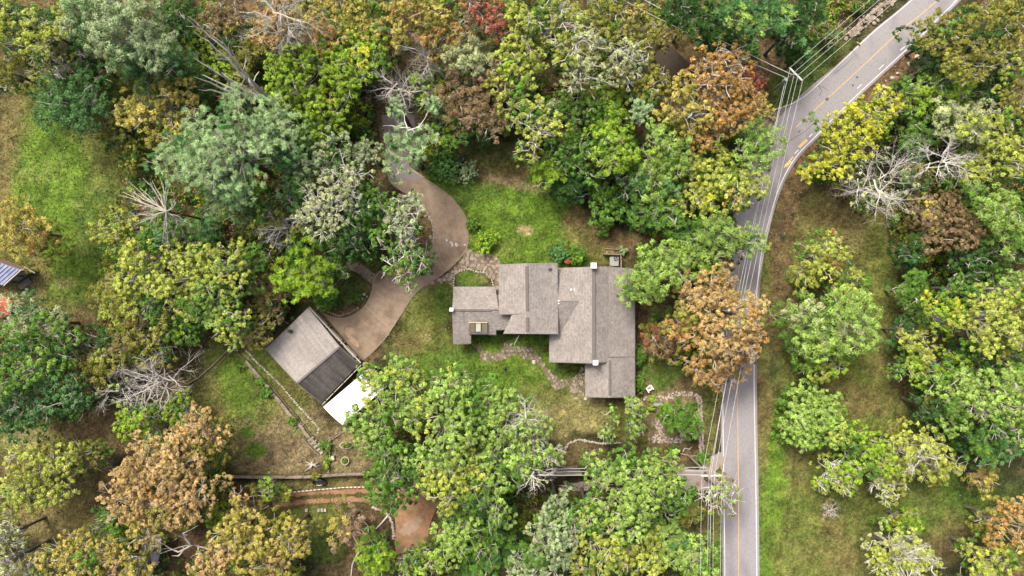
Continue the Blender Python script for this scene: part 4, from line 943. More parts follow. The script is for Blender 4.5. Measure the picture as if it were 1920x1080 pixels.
def lane_weeds():
    rng = np.random.default_rng(8); m = 5200; X = rng.uniform(450, 745, m); c0 = np.interp(X, [450, 520, 600, 700, 745], [950, 938, 930, 927, 930])
    w = fbm(X, X*0, 12, 14, 2)*7; k = rng.random(m) < .25; Y = c0+rng.normal(0, 1, m)*w*.5+np.where(k, rng.choice([-14, 15], m), 0)
    q = np.array([tuple(G(a, b, .03)) for a, b in zip(X, Y)]); nn = norm(rng.normal(0, .5, (m, 3))+np.array([0, 0, 1.])); sz = rng.uniform(.06, .15, m)
    pal = np.array([lin(np.array(c))*.5 for c in ((112, 112, 56), (142, 124, 80), (90, 104, 46), (160, 136, 96))])
    return np_mesh('lane_weeds', leaf_quads(rng, q, nn, sz, sz*.7), 3, pal[rng.integers(0, 4, m)]*rng.uniform(.7, 1.2, (m, 1)))
link('lane_weeds', lane_weeds(), M_GRASS, None, kind='stuff', label='weeds growing along the middle and edges of the orange dirt lane')
# ------------------------------------------------------------------ stones
def flat_stone(seed):
    r = random.Random(seed); n = r.choice((5, 6, 7)); pts = [(math.cos(2*math.pi*i/n+r.uniform(-.25, .25))*r.uniform(.75, 1.05)*.5, math.sin(2*math.pi*i/n+r.uniform(-.25, .25))*r.uniform(.6, 1)*.42) for i in range(n)]
    v = [(x, y, 0) for x, y in pts]+[(x*.97, y*.97, .10) for x, y in pts]+[(x*.85, y*.85, .13+r.uniform(-.01, .01)) for x, y in pts]
    f = [(i, (i+1) % n, (i+1) % n+n, i+n) for i in range(n)]+[(i+n, (i+1) % n+n, (i+1) % n+2*n, i+2*n) for i in range(n)]+[tuple(range(2*n, 3*n))]
    me = bpy.data.meshes.new('stone'); me.from_pydata(v, [], f); return me
def boulder(seed, flat=.6):
    r = random.Random(seed); bm = bmesh.new(); bmesh.ops.create_icosphere(bm, subdivisions=2, radius=.5)
    ax = [Vector((r.uniform(-1, 1), r.uniform(-1, 1), r.uniform(-.4, 1))).normalized() for _ in range(7)]; cut = [r.uniform(.30, .42) for _ in ax]
    for v in bm.verts:
        for a, c in zip(ax, cut):
            d = v.co.dot(a)
            if d > c: v.co -= a*(d-c)
        v.co.z *= flat; v.co += Vector((r.uniform(-.015, .015),)*3)
    me = bpy.data.meshes.new('stone'); bm.to_mesh(me); bm.free(); return me
FLAT = [flat_stone(i) for i in range(8)]; BOUL = [boulder(20+i) for i in range(6)]
def with_mat(lst, m):
    out = []
    for me in lst: c = me.copy(); c.materials.append(m); out.append(c)
    return out
SF = with_mat(FLAT, M_STONE); SFW = with_mat(FLAT, M_STONEW); SP = with_mat(FLAT, M_PATIO); SB = with_mat(BOUL, M_STONEW); SBB = with_mat(BOUL, M_STONE)
def put_stone(parent, pool, px, py, size, z=0.0, asp=None, rz=None):
    q = G(px, py, z); o = bpy.data.objects.new('stone', random.choice(pool)); COL.objects.link(o); o.parent = parent
    o.location = q-(parent.location if parent else Vector()); s = size/PPM*1.08
    o.scale = (s*random.uniform(.85, 1.2), s*random.uniform(.75, 1.1), min(s, 1.0)*random.uniform(.7, 1.1)); o.rotation_euler = (random.uniform(-.04, .04), random.uniform(-.04, .04), random.uniform(0, 6.3) if rz is None else rz)
    return o
def scatter_stones(parent, poly, pool, step, size, z=0.0, skip=0.06, holes=()):
    xs = [p[0] for p in poly]; ys = [p[1] for p in poly]; y = min(ys); row = 0
    while y < max(ys):
        x = min(xs)+(row % 2)*step*.5
        while x < max(xs):
            a, b = x+random.uniform(-.25, .25)*step, y+random.uniform(-.22, .22)*step
            if bool(in_poly(np.array([a]), np.array([b]), poly)[0]) and not any(bool(in_poly(np.array([a]), np.array([b]), h)[0]) for h in holes) and random.random() > skip:
                put_stone(parent, pool, a, b, size*random.uniform(.75, 1.25), z)
            x += step
        y += step*.82; row += 1
def along(pts, step):
    out = []; carry = 0
    for a, b in zip(pts[:-1], pts[1:]):
        L = math.hypot(b[0]-a[0], b[1]-a[1]); t = carry
        while t < L: out.append((a[0]+(b[0]-a[0])*t/L, a[1]+(b[1]-a[1])*t/L)); t += step
        carry = t-L
    return out
def flat_poly(name, poly, z, m, parent=None, **props):
    pts = [G(*p, z) for p in poly]; me = bpy.data.meshes.new(name); me.from_pydata([tuple(p) for p in pts], [], [tuple(range(len(pts)))])
    bm = bmesh.new(); bm.from_mesh(me); bmesh.ops.triangulate(bm, faces=bm.faces)
    for f in bm.faces:
        f.normal_update()
        if f.normal.z < 0: f.normal_flip()
    bm.to_mesh(me); bm.free(); return link(name, me, m, parent, **props)
PATIO = [(852, 506), (868, 484), (874, 464), (890, 474), (915, 474), (934, 482), (937, 500), (935, 545), (928, 545), (927, 525), (905, 506), (885, 504), (870, 506), (852, 516), (850, 540), (835, 530), (815, 530), (790, 545), (788, 540), (820, 524)]
pa = flat_poly('stone_patio', PATIO, -.01, M_BED, kind='structure'); scatter_stones(pa, PATIO, SP, 8.2, 9.6, -.03, .05)
PATH1 = [(888, 648), (900, 646), (905, 658), (925, 662), (944, 655), (945, 642), (955, 640), (962, 652), (985, 648), (1000, 652), (1012, 668), (1020, 685), (1035, 700), (1050, 712), (1075, 710), (1092, 690), (1097, 700), (1095, 742), (1085, 740), (1066, 724), (1040, 734), (1032, 715), (1018, 695), (1008, 680), (985, 672), (968, 664), (940, 676), (902, 680), (900, 665)]
p1 = flat_poly('stone_path', PATH1, -.02, M_BED, kind='structure'); scatter_stones(p1, PATH1, SF, 7.6, 7.8, -.03, .12)
PATH2 = [(1208, 742), (1240, 744), (1262, 736), (1290, 732), (1312, 740), (1312, 748), (1290, 741), (1262, 746), (1240, 752), (1208, 750)]
gw = flat_poly('garden_border', PATH2, -.02, M_BED, kind='structure'); scatter_stones(gw, PATH2, SFW, 5.2, 6.2, -.02, .05)
GP = [(1222, 784), (1240, 788), (1246, 812), (1262, 822), (1284, 812), (1286, 826), (1262, 832), (1235, 830), (1215, 826), (1220, 815), (1235, 812), (1230, 800)]
gp = flat_poly('garden_path', GP, -.02, M_BED, kind='structure'); scatter_stones(gp, GP, SFW, 5.4, 6.4, -.02, .08)
rw = thing('rock_row', 'straight row of pale rocks between the garden bed and the road verge', 'rock row', G(1312, 790))
for i, (x, y) in enumerate(along([(1310, 742), (1314, 790), (1316, 850)], 4.6)):
    put_stone(rw, SB, x-2.4+random.uniform(-1, 1), y, 6.2); put_stone(rw, SB, x+3+random.uniform(-1, 1), y+2, 5.6)
se = thing('stone_edging', 'line of small white stones edging the trench beside the garage', 'stone edging', G(530, 730))
for x, y in along([(446, 640), (480, 678), (520, 716), (560, 762), (588, 792), (598, 804), (594, 814)], 4.2): put_stone(se, SB, x+random.uniform(-.8, .8), y+random.uniform(-.8, .8), 4.4)
se = thing('stone_edging', 'curved white stone edging round the bed by the dirt yard', 'stone edging', G(735, 975))
for x, y in along([(700, 952), (718, 958), (728, 966), (735, 980), (738, 1000), (738, 1012)], 5.2): put_stone(se, SB, x, y, 6.4)
se = thing('stone_edging', 'curved pale stone edging of the bed south of the rear lawn', 'stone edging', G(1085, 828))
for x, y in along([(1060, 842), (1066, 832), (1085, 824), (1105, 828), (1126, 832), (1165, 830)], 4.4): put_stone(se, SB, x, y, 5.2)
se = thing('stone_edging', 'stones bordering the driveway island under the oaks', 'stone edging', G(820, 430))
for x, y in along([(806, 402), (815, 420), (817, 440), (812, 462), (800, 478)], 4.5): put_stone(se, SBB, x-3, y, 5.4)
for x, y in ((790, 428), (777, 432), (805, 410), (812, 428), (807, 445), (798, 405)): put_stone(se, SBB, x, y, 7)
se = thing('stone_edging', 'low row of stones along the curved bank at the lower driveway', 'stone edging', G(640, 592))
for x, y in along([(616, 588), (636, 596), (656, 590), (672, 580)], 5): put_stone(se, SBB, x, y-3, 4.6)
se = thing('stone_edging', 'scalloped pale stones edging the round flower bed by the patio', 'stone edging', G(880, 512))
for x, y in along([(850, 535), (852, 514), (864, 507), (880, 504), (895, 510), (908, 510), (922, 524), (926, 540)], 4.6): put_stone(se, SFW, x, y, 5)
pile = thing('rock_pile', 'dark heap of slabs at the left end of the terrace wall', 'rock pile', G(438, 924))
for k in range(16): put_stone(pile, SP if k % 2 else SBB, 438+random.gauss(0, 7), 926+random.gauss(0, 3.5), random.uniform(6, 9), random.uniform(0, .35))
for i, (x, y, s, lab) in enumerate([(1076, 733, 17, 'large flat grey boulder at the end of the stone path'), (1080, 748, 9, 'small pale boulder south of the large flat grey one'), (1098, 748, 7, 'small boulder under the south roof corner'), (1001, 679, 8, 'squared pale slab beside the stone path'),
    (1673, 147, 11, 'largest pale boulder on the bank beside the road bend'), (1683, 138, 8, 'narrow white boulder next to the largest bank boulder'), (1704, 120, 8, 'rounded boulder on the bank nearest the bend oaks'), (1719, 107, 10, 'boulder highest up the roadside bank'),
    (1655, 163, 9, 'grey boulder low on the roadside bank'), (1641, 175, 8, 'lowest boulder on the roadside bank'), (1661, 152, 5, 'small rock between the bank boulders'), (1505, 330, 5, 'small pale rock below the bright yellow-green tree'), (1503, 337, 5, 'small pale rock under its twin beside the leaf bank'), (770, 550, 7, 'stone at the patio end of the driveway edge'),
    (597, 577, 6, 'white rock on the bank above the garage'), (603, 584, 4, 'small white rock nearest the garage corner'), (683, 552, 6, 'white rock against the driveway curve'), (680, 560, 5, 'second white rock against the driveway curve'), (688, 556, 4, 'smallest white rock against the driveway curve'),
    (1240, 743, 4, 'small rock above the garden bench'), (1102, 928, 9, 'pale rock on the gravel track between the oaks'), (5, 165, 14, 'pale rock at the left edge above the brown lawn')]):
    o = put_stone(None, SB if i != 0 else SP, x, y, s, .05); o.name = 'boulder'; tag(o, lab, 'boulder')
ro = thing('rock_bank', 'bank of loose grey rocks along the upper left side of the road', 'rocks', G(1650, 30))
for k in range(90):
    t = random.random(); put_stone(ro, SP if k % 3 else SBB, 1596+t*92+random.gauss(0, 5)-4, 74-t*82+random.gauss(0, 6)-6, random.uniform(5, 12), random.uniform(-.05, .2))
for i, x in enumerate((575, 598, 604, 610)):
    q = G(x, 956); mb = MB(q); mb.box(q+Vector((0, 0, .12)), (.38, .5, .24), random.uniform(-.2, .2)); o = mb.build('concrete_block', M_STONEW, bevel=.02)
    tag(o, ['pale block lying apart to the left of the three blocks', 'left one of three pale blocks by the dirt lane', 'middle one of three pale blocks by the dirt lane', 'right one of three pale blocks by the dirt lane'][i], 'block', 'pale blocks along the dirt lane')

# ------------------------------------------------------------------ timber walls and fences
tw = thing('terrace_wall', 'long weathered timber retaining wall between the yard and the dirt lane', 'retaining wall', G(700, 890, 0))
WL = [(412, 893), (470, 894), (560, 894), (600, 893), (628, 889), (670, 888), (760, 889), (860, 890), (960, 889), (1060, 889), (1110, 888)]
pt = along(WL, 34)
for a, b in zip(pt[:-1], pt[1:]):
    A0 = P(a[0], a[1], .2); B0 = P(b[0], b[1], .2); A0.y -= .05; B0.y -= .05
    for c in range(6):
        z = .12-c*.31; mb = MB(tw.location); mb.bar(Vector((A0.x+.01, A0.y-c*.02, z)), Vector((B0.x-.01, B0.y-c*.02, z)), .34 if c else .44, .29)
        o = mb.build('timber', M_TIMBER, tw, bevel=.02); o.location = (0, 0, 0)
for x, y in ((476, 892), (539, 891), (569, 893), (603, 892), (622, 888), (637, 887), (700, 888)):
    mb = MB(tw.location); q = P(x, y, .3); mb.bar(q+Vector((-.3, -.3, 0)), q+Vector((.3, .3, 0)), .13, .1); mb.build('tie', M_TIMD, tw).location = (0, 0, 0)
def timber_wall(label, pts, step, w, h, m, nm='timber', z0=-.1, doub=0):
    t = thing('timber_wall', label, 'retaining wall', G(*pts[0])); q = along(pts, step)
    for a, b in zip(q[:-1], q[1:]):
        j = random.uniform(-.6, .6); A0 = G(a[0]+j, a[1], h/2+z0); B0 = G(b[0]+j, b[1]+random.uniform(-.5, .5), h/2+z0+random.uniform(-.05, .05)); d = (B0-A0).normalized()*.03
        mb = MB(t.location); mb.bar(A0+d, B0-d, w, h); mb.build(nm, m, t, bevel=.02).location = (0, 0, 0)
    return t
timber_wall('upper weathered timber wall running diagonally beside the garage yard', [(462, 676), (500, 722), (540, 770), (575, 812), (596, 836)], 17, .46, .5, M_TIMBER)
timber_wall('dark rotten timber course just inside the diagonal timber wall', [(436, 650), (462, 676), (510, 725), (550, 772), (590, 822)], 19, .16, .3, M_TIMD)
timber_wall('thin pale timber line on the yard side of the diagonal wall', [(466, 690), (486, 716), (520, 752), (545, 784)], 15, .12, .18, M_TIMBER)
timber_wall('brown timber edging on the north-west side of the enclosed yard', [(436, 648), (418, 666), (398, 686), (372, 708), (352, 720)], 22, .2, .3, M_TIMBER)
timber_wall('second timber edging just inside the north-west one', [(438, 656), (420, 674), (404, 690)], 20, .2, .22, M_TIMD)
timber_wall('pale beam running from the white canopy to the timber steps', [(668, 795), (640, 812), (616, 828), (603, 834)], 16, .2, .25, M_TIMBER)
timber_wall('thin beam joining the canopy corner to the mulch bed', [(605, 836), (630, 812), (650, 808), (668, 808)], 20, .12, .2, M_TIMBER)
timber_wall('rail standing at the left of the mulch bed', [(621, 822), (620, 852), (618, 868), (618, 886)], 16, .13, .5, M_TIMBER, 'rail')
timber_wall('crooked pale branch laid across the mulch bed', [(620, 868), (632, 878), (638, 884), (634, 888)], 9, .09, .1, M_TIMBER, 'branch')
st = thing('timber_steps', 'short flight of weathered timber steps at the low end of the diagonal wall', 'steps', G(596, 828))
for k in range(5):
    a = G(584+k*5.4, 822+k*6.2); d = Vector((math.cos(math.radians(38)), math.sin(math.radians(38)), 0))*.5; mb = MB(st.location); mb.bar(a-d+Vector((0, 0, .3-k*.05)), a+d+Vector((0, 0, .3-k*.05)), .26, .12); mb.build('tread', M_DECK, st).location = (0, 0, 0)
for dx in (-6, 5):
    mb = MB(st.location); mb.bar(G(578+dx, 822+dx*-.6, .3), G(604+dx, 850+dx*-.6, .1), .12, .3); mb.build('stringer', M_TIMBER, st).location = (0, 0, 0)
for k, (a, b) in enumerate((((553, 802), (566, 792)), ((566, 798), (571, 794)), ((540, 776), (553, 782)))):
    mb = MB(G(*a)); mb.bar(G(*a, .3), G(*b, .32), .12, .06); tag(mb.build('loose_board', M_TIMBER), ['long pale board lying across the diagonal wall', 'short pale board beside the long one on the diagonal wall', 'pale board lying higher up the diagonal wall'][k], 'board')
rf = thing('wire_fence', 'low wire fence with white insulators between the lawn strip and the dirt lane', 'fence', G(550, 925))
RP = [(426, 934), (470, 928), (540, 921), (600, 915), (650, 911), (700, 910)]
mb = MB(rf.location); mb.tube([G(x, y, .8) for x, y in RP], .02, 4); mb.build('wire', M_WIRE, rf).location = (0, 0, 0)
for i, (x, y) in enumerate(along(RP, 7.5)):
    n = along(RP, 7.5); a = G(x, y, .8)
    if i+1 < len(n): b = G(*n[i+1], .8); mb = MB(rf.location); mb.bar(a+(b-a)*.15, a+(b-a)*.7, .10, .10); mb.build('insulator', M_WHT, rf).location = (0, 0, 0)
    if i % 6 == 0: mb = MB(rf.location); mb.tube([G(x, y, -.1), G(x, y, .9)], .04, 5); mb.build('post', M_TIMBER, rf).location = (0, 0, 0)

# ------------------------------------------------------------------ buildings
def roof_plane(name, pts, m, parent, th=.16, direction=None):
    """pts: (px,py,z) corners; UV runs along eave / up slope in metres"""
    W = [P(*p) for p in pts]; n = Vector((0, 0, 0))
    for i in range(len(W)): a, b = W[i], W[(i+1) % len(W)]; n += a.cross(b)
    if n.z < 0: W.reverse(); n = -n
    n.normalize(); up = Vector((0, 0, 1))-n*n.z
    up = up.normalized() if up.length > 1e-3 else Vector((0, 1, 0))
    side = up.cross(n); o = parent.location; k = len(W)
    vs = [tuple(w-o) for w in W]+[tuple(w-o-Vector((0, 0, th))) for w in W]
    fs = [tuple(range(k)), tuple(reversed(range(k, 2*k)))]+[(i, i+k, (i+1) % k+k, (i+1) % k) for i in range(k)]
    me = bpy.data.meshes.new(name); me.from_pydata(vs, [], fs); uv = me.uv_layers.new(name='UVMap')
    for poly in me.polygons:
        for li in poly.loop_indices:
            w = Vector(vs[me.loops[li].vertex_index])+o; uv.data[li].uv = (w.dot(side), w.dot(up)) if poly.index < 2 else (w.x+w.y, w.z*3+.13)
    return link(name, me, m, parent)
house = thing('house', 'sprawling one-and-two-storey house with taupe shingled roofs in the middle of the clearing', 'house', P(1030, 590, 0))
def hb(name, m, fn, parent=None, **k):
    mb = MB(house.location); fn(mb); return mb.build(name, m, parent or house, **k)
def part(parent, name, m, fn, bevel=0):
    root = parent
    while root.parent: root = root.parent
    mb = MB(root.location); fn(mb); me = mb.mesh(name)
    if bevel:
        bm = bmesh.new(); bm.from_mesh(me); bmesh.ops.bevel(bm, geom=list(bm.edges), offset=bevel, segments=1, affect='EDGES'); bm.to_mesh(me); bm.free()
    return link(name, me, m, parent)
def walls(parent, x0, x1, y0, y1, h, zr, m=M_WALL):
    """px rectangle at ground, wall block up to h"""
    a = P(x0, y1, zr); b = P(x1, y0, zr)
    return part(parent, 'wall', m, lambda q: q.box(((a.x+b.x)/2, (a.y+b.y)/2, h/2-.1), (b.x-a.x, b.y-a.y, h+.2)))
def gable(parent, pts, dy, m=M_WALL):
    """vertical infill polygon (px,py,z) given thickness dy"""
    W = [P(*p) for p in pts]; y = sum(w.y for w in W)/len(W)
    return part(parent, 'gable', m, lambda q: q.add([(w.x, y, w.z-.2) for w in W]+[(w.x, y+dy, w.z-.2) for w in W], [tuple(range(len(W))), tuple(reversed(range(len(W), 2*len(W))))]+[(i, i+len(W), (i+1) % len(W)+len(W), (i+1) % len(W)) for i in range(len(W))]))
rA = roof_plane('roof', [(1113, 500, 6.2), (1031, 503, 3.8), (1030, 678.5, 3.8), (1113, 681, 6.2)], M_ROOF, house)
roof_plane('roof', [(1113, 500, 6.2), (1141, 499.5, 4.9), (1141, 678, 4.9), (1113, 681, 6.2)], M_ROOF, house)
roof_plane('roof', [(1141, 499.5, 4.88), (1190, 504, 3.4), (1190.5, 668.5, 3.4), (1141, 669.5, 4.88)], M_ROOF, house)
roof_plane('roof', [(1143.5, 670.5, 5.1), (1190, 669.5, 3.55), (1190, 744, 3.3), (1143.5, 745, 4.85)], M_ROOF, house)
roof_plane('roof', [(1143.5, 670.5, 5.1), (1097, 683, 3.35), (1097.5, 744, 3.3), (1143.5, 745, 4.85)], M_ROOF, house)
roof_plane('roof', [(988, 493.5, 7.3), (935, 496, 5.95), (936, 589, 5.95), (988, 588, 7.3)], M_ROOF, house)
roof_plane('roof', [(988, 588, 7.3), (960, 590, 6.55), (943.5, 625.5, 6.1), (988, 626, 7.3)], M_ROOF, house)
roof_plane('roof', [(988, 493.5, 7.3), (1045, 493, 5.75), (1046.5, 626.5, 5.75), (988, 626, 7.3)], M_ROOF, house)
roof_plane('roof', [(850, 538, 3.7), (928.5, 538, 3.7), (935.5, 580.5, 5.1), (848, 581, 5.1)], M_ROOF, house)
roof_plane('roof', [(929, 553, 3.6), (940, 553, 3.6), (940, 580, 4.6), (933, 580, 4.6)], M_ROOF, house)
zz = lambda y: 5.08-(y-582)*1.85/63
roof_plane('roof', [(848, 582, zz(582)), (850, 645, zz(645)), (883, 644, zz(644)), (883, 627, zz(627)), (930, 627, zz(627)), (930, 618, zz(618)), (950, 618, zz(618)), (967, 596, zz(596)), (967, 582, zz(582))], M_ROOF, house)
roof_plane('cricket', [(1044, 566, 5.95), (1086, 565, 5.46), (1049, 626, 4.42)], M_ROOF, house, .05); roof_plane('cricket', [(1044, 566, 5.95), (1086, 565, 5.46), (1047, 505, 4.38)], M_ROOF, house, .05)
for x0, x1, y0, y1, h, z in ((1037, 1184, 508, 674, 3.35, 3.4), (941, 1040, 500, 586, 5.7, 5.7), (966, 1040, 586, 620, 5.69, 5.7), (1103, 1184, 674.5, 738, 3.2, 3.3), (856, 940.5, 544, 621, 3.2, 3.3), (941, 965, 587, 619, 3.19, 3.3), (856, 878, 621, 640, 3.0, 3.3)): walls(house, x0, x1, y0, y1, h, z)
gable(house, [(1037, 509, 3.4), (1184, 509, 3.4), (1141, 509, 4.8), (1113, 509, 6.0)], -.1); gable(house, [(1037, 673, 3.4), (1184, 673, 3.4), (1141, 673, 4.8), (1113, 673, 6.0)], .1)
gable(house, [(941, 501, 5.7), (1040, 501, 5.7), (988, 501, 7.1)], -.1); gable(house, [(966, 619, 5.7), (1040, 619, 5.7), (988, 619, 7.0), (966, 619, 6.6)], .1); gable(house, [(1103, 737, 3.3), (1184, 737, 3.3), (1143.5, 737, 4.75)], .1)
W1 = [P(857, 545, 3.6), P(857, 620, 3.6), P(857, 581.5, 4.9)]
part(house, 'gable', M_WALL, lambda q: q.add([(w.x, w.y, w.z-.2) for w in W1]+[(w.x+.1, w.y, w.z-.2) for w in W1], [(0, 1, 2), (5, 4, 3), (0, 3, 4, 1), (1, 4, 5, 2), (2, 5, 3, 0)]))
for a, b, w in (((1113, 502, 6.27), (1113.3, 678, 6.27), .42), ((987.5, 499, 7.38), (988.5, 583, 7.38), .36), ((988.6, 595, 7.38), (988.8, 621, 7.38), .36), ((1143.5, 676, 5.12), (1143.5, 741, 4.95), .30), ((852, 581.2, 5.15), (921, 582, 5.15), .26)):
    part(house, 'ridge_cap', M_ROOF, lambda q: q.bar(P(*a), P(*b), w, .10)); 
    for s in (-1, 1):
        A1, B1 = P(*a), P(*b); sd_ = (B1-A1).cross(Vector((0, 0, 1))).normalized()*s*(w/2+.02); part(house, 'flashing', M_FASC, lambda q: q.bar(A1+sd_+Vector((0, 0, -.05)), B1+sd_+Vector((0, 0, -.05)), .045, .09))
for pts in ([(935, 496, 5.93), (936, 589, 5.93), (962, 590, 6.6)], [(943.5, 626, 6.05), (1046.5, 627, 5.72), (1045, 493, 5.72)], [(1030, 629, 3.78), (1030, 679, 3.78), (1112, 681.5, 6.1), (1141, 679, 4.85)], [(1190.5, 505, 3.35), (1190.7, 744.5, 3.25), (1143.5, 745.6, 4.8), (1097, 744.6, 3.25), (1097, 684, 3.25)],
            [(850, 537.6, 3.65), (928.5, 537.6, 3.65), (932, 565, 4.5)], [(848, 582, 5.0), (850, 645.6, 3.15), (883, 644.6, 3.2), (883, 627.6, 3.7), (930, 627.6, 3.7), (930, 618.6, 3.95), (944, 618.6, 3.95)]):
    for a, b in zip(pts[:-1], pts[1:]): part(house, 'fascia', M_FASC, lambda q: q.bar(P(*a)-Vector((0, 0, .1)), P(*b)-Vector((0, 0, .1)), .07, .20))
def chim(x, y, ztop, w):
    q0 = P(x, y, ztop); c = part(house, 'chimney', M_WALL, lambda q: q.box((q0.x, q0.y, ztop/2-.1), (w*.8, w*.8, ztop)), .02)
    part(c, 'chimney_cap', M_WHT, lambda q: q.box((q0.x, q0.y, ztop+.08), (w*1.12, w*1.08, .12)), .03); part(c, 'flue', M_FASC, lambda q: q.tube([(q0.x, q0.y, ztop-.3), (q0.x, q0.y, ztop+.02)], .2, 8))
chim(1113, 498, 7.1, .78); chim(1116.5, 680, 7.0, .70); chim(846.5, 580.5, 5.6, .52)
def vent(x, y, z, r, h, m, nm='roof_vent'):
    q0 = P(x, y, z+h); part(house, nm, m, lambda q: q.tube([(q0.x, q0.y, z-.15), (q0.x, q0.y, z+h), (q0.x, q0.y, z+h+.02)], [r, r, r*1.35], 8))
vent(1071, 543, 5.0, .12, .35, M_WHT); vent(1031, 506, 6.1, .14, .2, M_BLACK); vent(1047.5, 564.5, 5.6, .09, .3, M_WHT); vent(1047.5, 569, 5.6, .08, .3, M_WHT); vent(1033.5, 504, 6.05, .09, .15, M_BLACK)
part(house, 'pipe', M_WHT, lambda q: q.bar(P(1077, 540, 5.28), P(1077, 546, 5.28), .06, .08))
part(house, 'flashing', M_FASC, lambda q: q.bar(P(1046, 565.3, 5.98), P(1086, 564.6, 5.5), .05, .04)); part(house, 'flashing', M_FASC, lambda q: q.bar(P(869, 584, 5.1), P(870, 607, 4.4), .06, .05))
# skylight dormer with three panes
sk = part(house, 'skylight', M_FASC, lambda q: q.slab([P(879, 604, zz(604)+.32), P(914, 604, zz(604)+.32), P(914, 626.5, zz(626.5)+.34), P(879, 626.5, zz(626.5)+.34)], .5))
for i, m in enumerate((M_AMBER, M_PALEGL, M_AMBER)):
    x0 = 880.6+i*11.1; pn = part(sk, 'pane', m, lambda q: q.slab([P(x0, 606, zz(606)+.39), P(x0+9.6, 606, zz(606)+.39), P(x0+9.6, 621.5, zz(621.5)+.41), P(x0, 621.5, zz(621.5)+.41)], .05))
for x in (880, 891, 902, 913): part(sk, 'frame', M_BLACK if 885 < x < 910 else M_FASC, lambda q: q.bar(P(x, 605, zz(605)+.42), P(x, 622.5, zz(622.5)+.44), .10, .10))
part(sk, 'frame', M_CREAM, lambda q: q.bar(P(879, 604.8, zz(604.8)+.44), P(914, 604.8, zz(604.8)+.44), .12, .12)); part(sk, 'frame', M_FASC, lambda q: q.bar(P(881, 622.5, zz(622)+.44), P(914, 622.5, zz(622)+.44), .10, .10))
# wall openings
def window(parent, c, w, h, axis, out, m=M_CREAM):
    """c centre on wall, axis 'x' = wall runs along x; out = outward sign"""
    d = Vector((0, out*.06, 0)) if axis == 'x' else Vector((out*.06, 0, 0)); S = (lambda a, b, t: (a, t, b)) if axis == 'x' else (lambda a, b, t: (t, a, b)); u = Vector((1, 0, 0)) if axis == 'x' else Vector((0, 1, 0))
    f = part(parent, 'window', M_BLACK, lambda q: q.box(c+d*.3, S(w, h, .08)))
    part(f, 'pane', M_GLASS, lambda q: q.box(c+d*.9, S(w-.16, h-.16, .03)))
    def fr(q):
        q.box(c+d+Vector((0, 0, h/2)), S(w+.2, .1, .10)); q.box(c+d-Vector((0, 0, h/2)), S(w+.2, .1, .12)); q.box(c+d+u*(w/2), S(.1, h-.1, .09)); q.box(c+d-u*(w/2), S(.1, h-.1, .09)); q.box(c+d, S(.06, h-.1, .07))
    part(f, 'frame', m, fr)
def wp(px, py, z, zr): q = P(px, py, zr); return Vector((q.x, q.y, z))
for c, w, h, ax, s in ((wp(965, 620, 1.6, 5.7), 1.6, 1.9, 'x', -1), (wp(1000, 620, 1.6, 5.7), 2.2, 1.9, 'x', -1), (wp(985, 620, 4.3, 5.7), 1.8, 1.2, 'x', -1), (wp(1070, 674, 1.7, 3.4), 1.8, 1.3, 'x', -1), (wp(1125, 738, 1.6, 3.3), 1.5, 1.3, 'x', -1), (wp(1162, 738, 1.6, 3.3), 1.5, 1.3, 'x', -1),
    (wp(1184, 560, 1.7, 3.4), 1.5, 1.3, 'y', 1), (wp(1184, 620, 1.7, 3.4), 1.5, 1.3, 'y', 1), (wp(1184, 710, 1.7, 3.3), 1.4, 1.2, 'y', 1), (wp(856, 565, 1.6, 3.3), 1.3, 1.2, 'y', -1), (wp(965, 500, 1.7, 5.7), 1.6, 1.3, 'x', 1), (wp(1010, 500, 4.2, 5.7), 1.6, 1.2, 'x', 1), (wp(1080, 508, 1.7, 3.4), 1.6, 1.3, 'x', 1), (wp(880, 544, 1.6, 3.3), 1.6, 1.2, 'x', 1)):
    window(house, c, w, h, ax, s)
dq = wp(915, 544, 1.05, 3.3); dr = part(house, 'door', M_TIMD, lambda q: q.box(dq+Vector((0, .05, 0)), (1, .08, 2.1))); part(dr, 'handle', M_BLACK, lambda q: q.tube([dq+Vector((.38, .1, 0)), dq+Vector((.38, .16, 0))], .04, 6))
# heat pump behind its screen
hp = thing('heat_pump', 'grey heat pump box with a round black fan beside the north-east roof corner', 'heat pump', G(1152, 490)); q0 = P(1152, 490, 1.1)
part(hp, 'case', M_ACG, lambda q: q.box((q0.x, q0.y, .55), (1.35, 1.45, 1.1)), .04)
f0 = Vector((q0.x+.22, q0.y+.38, 1.11)); ring = part(hp, 'fan_guard', M_BLACK, lambda q: q.tube([f0, f0+Vector((0, 0, .05))], .34, 20))
for k in range(4):
    a = k*math.pi/2+.4; part(ring, 'blade', M_ACG, lambda q: q.bar(f0+Vector((.05*math.cos(a), .05*math.sin(a), .07)), f0+Vector((.3*math.cos(a), .3*math.sin(a), .07)), .09, .015))
sc = thing('screen_fence', 'dark timber screen around two sides of the heat pump', 'screen fence', G(1148, 478))
for a, b in (((1133, 476), (1163, 477)), ((1164, 477), (1165, 503))):
    for k in range(6): part(sc, 'slat', M_TIMD if k < 5 else M_TIMBER, lambda q: q.bar(wp(*a, .2+k*.27, 1.6), wp(*b, .2+k*.27, 1.6), .07 if k < 5 else .16, .2))
for x, y in ((1133, 476), (1148, 476.5), (1164, 477), (1165, 490), (1165, 503)): part(sc, 'post', M_TIMBER, lambda q: q.box(wp(x, y, .85, 1.6), (.14, .14, 1.8)))
mb = MB(G(1143, 466)); mb.bar(G(1133, 466, .12), G(1160, 468, .12), .16, .2); tag(mb.build('timber_beam', M_TIMBER), 'pale beam lying on the ground north of the heat pump screen', 'beam')
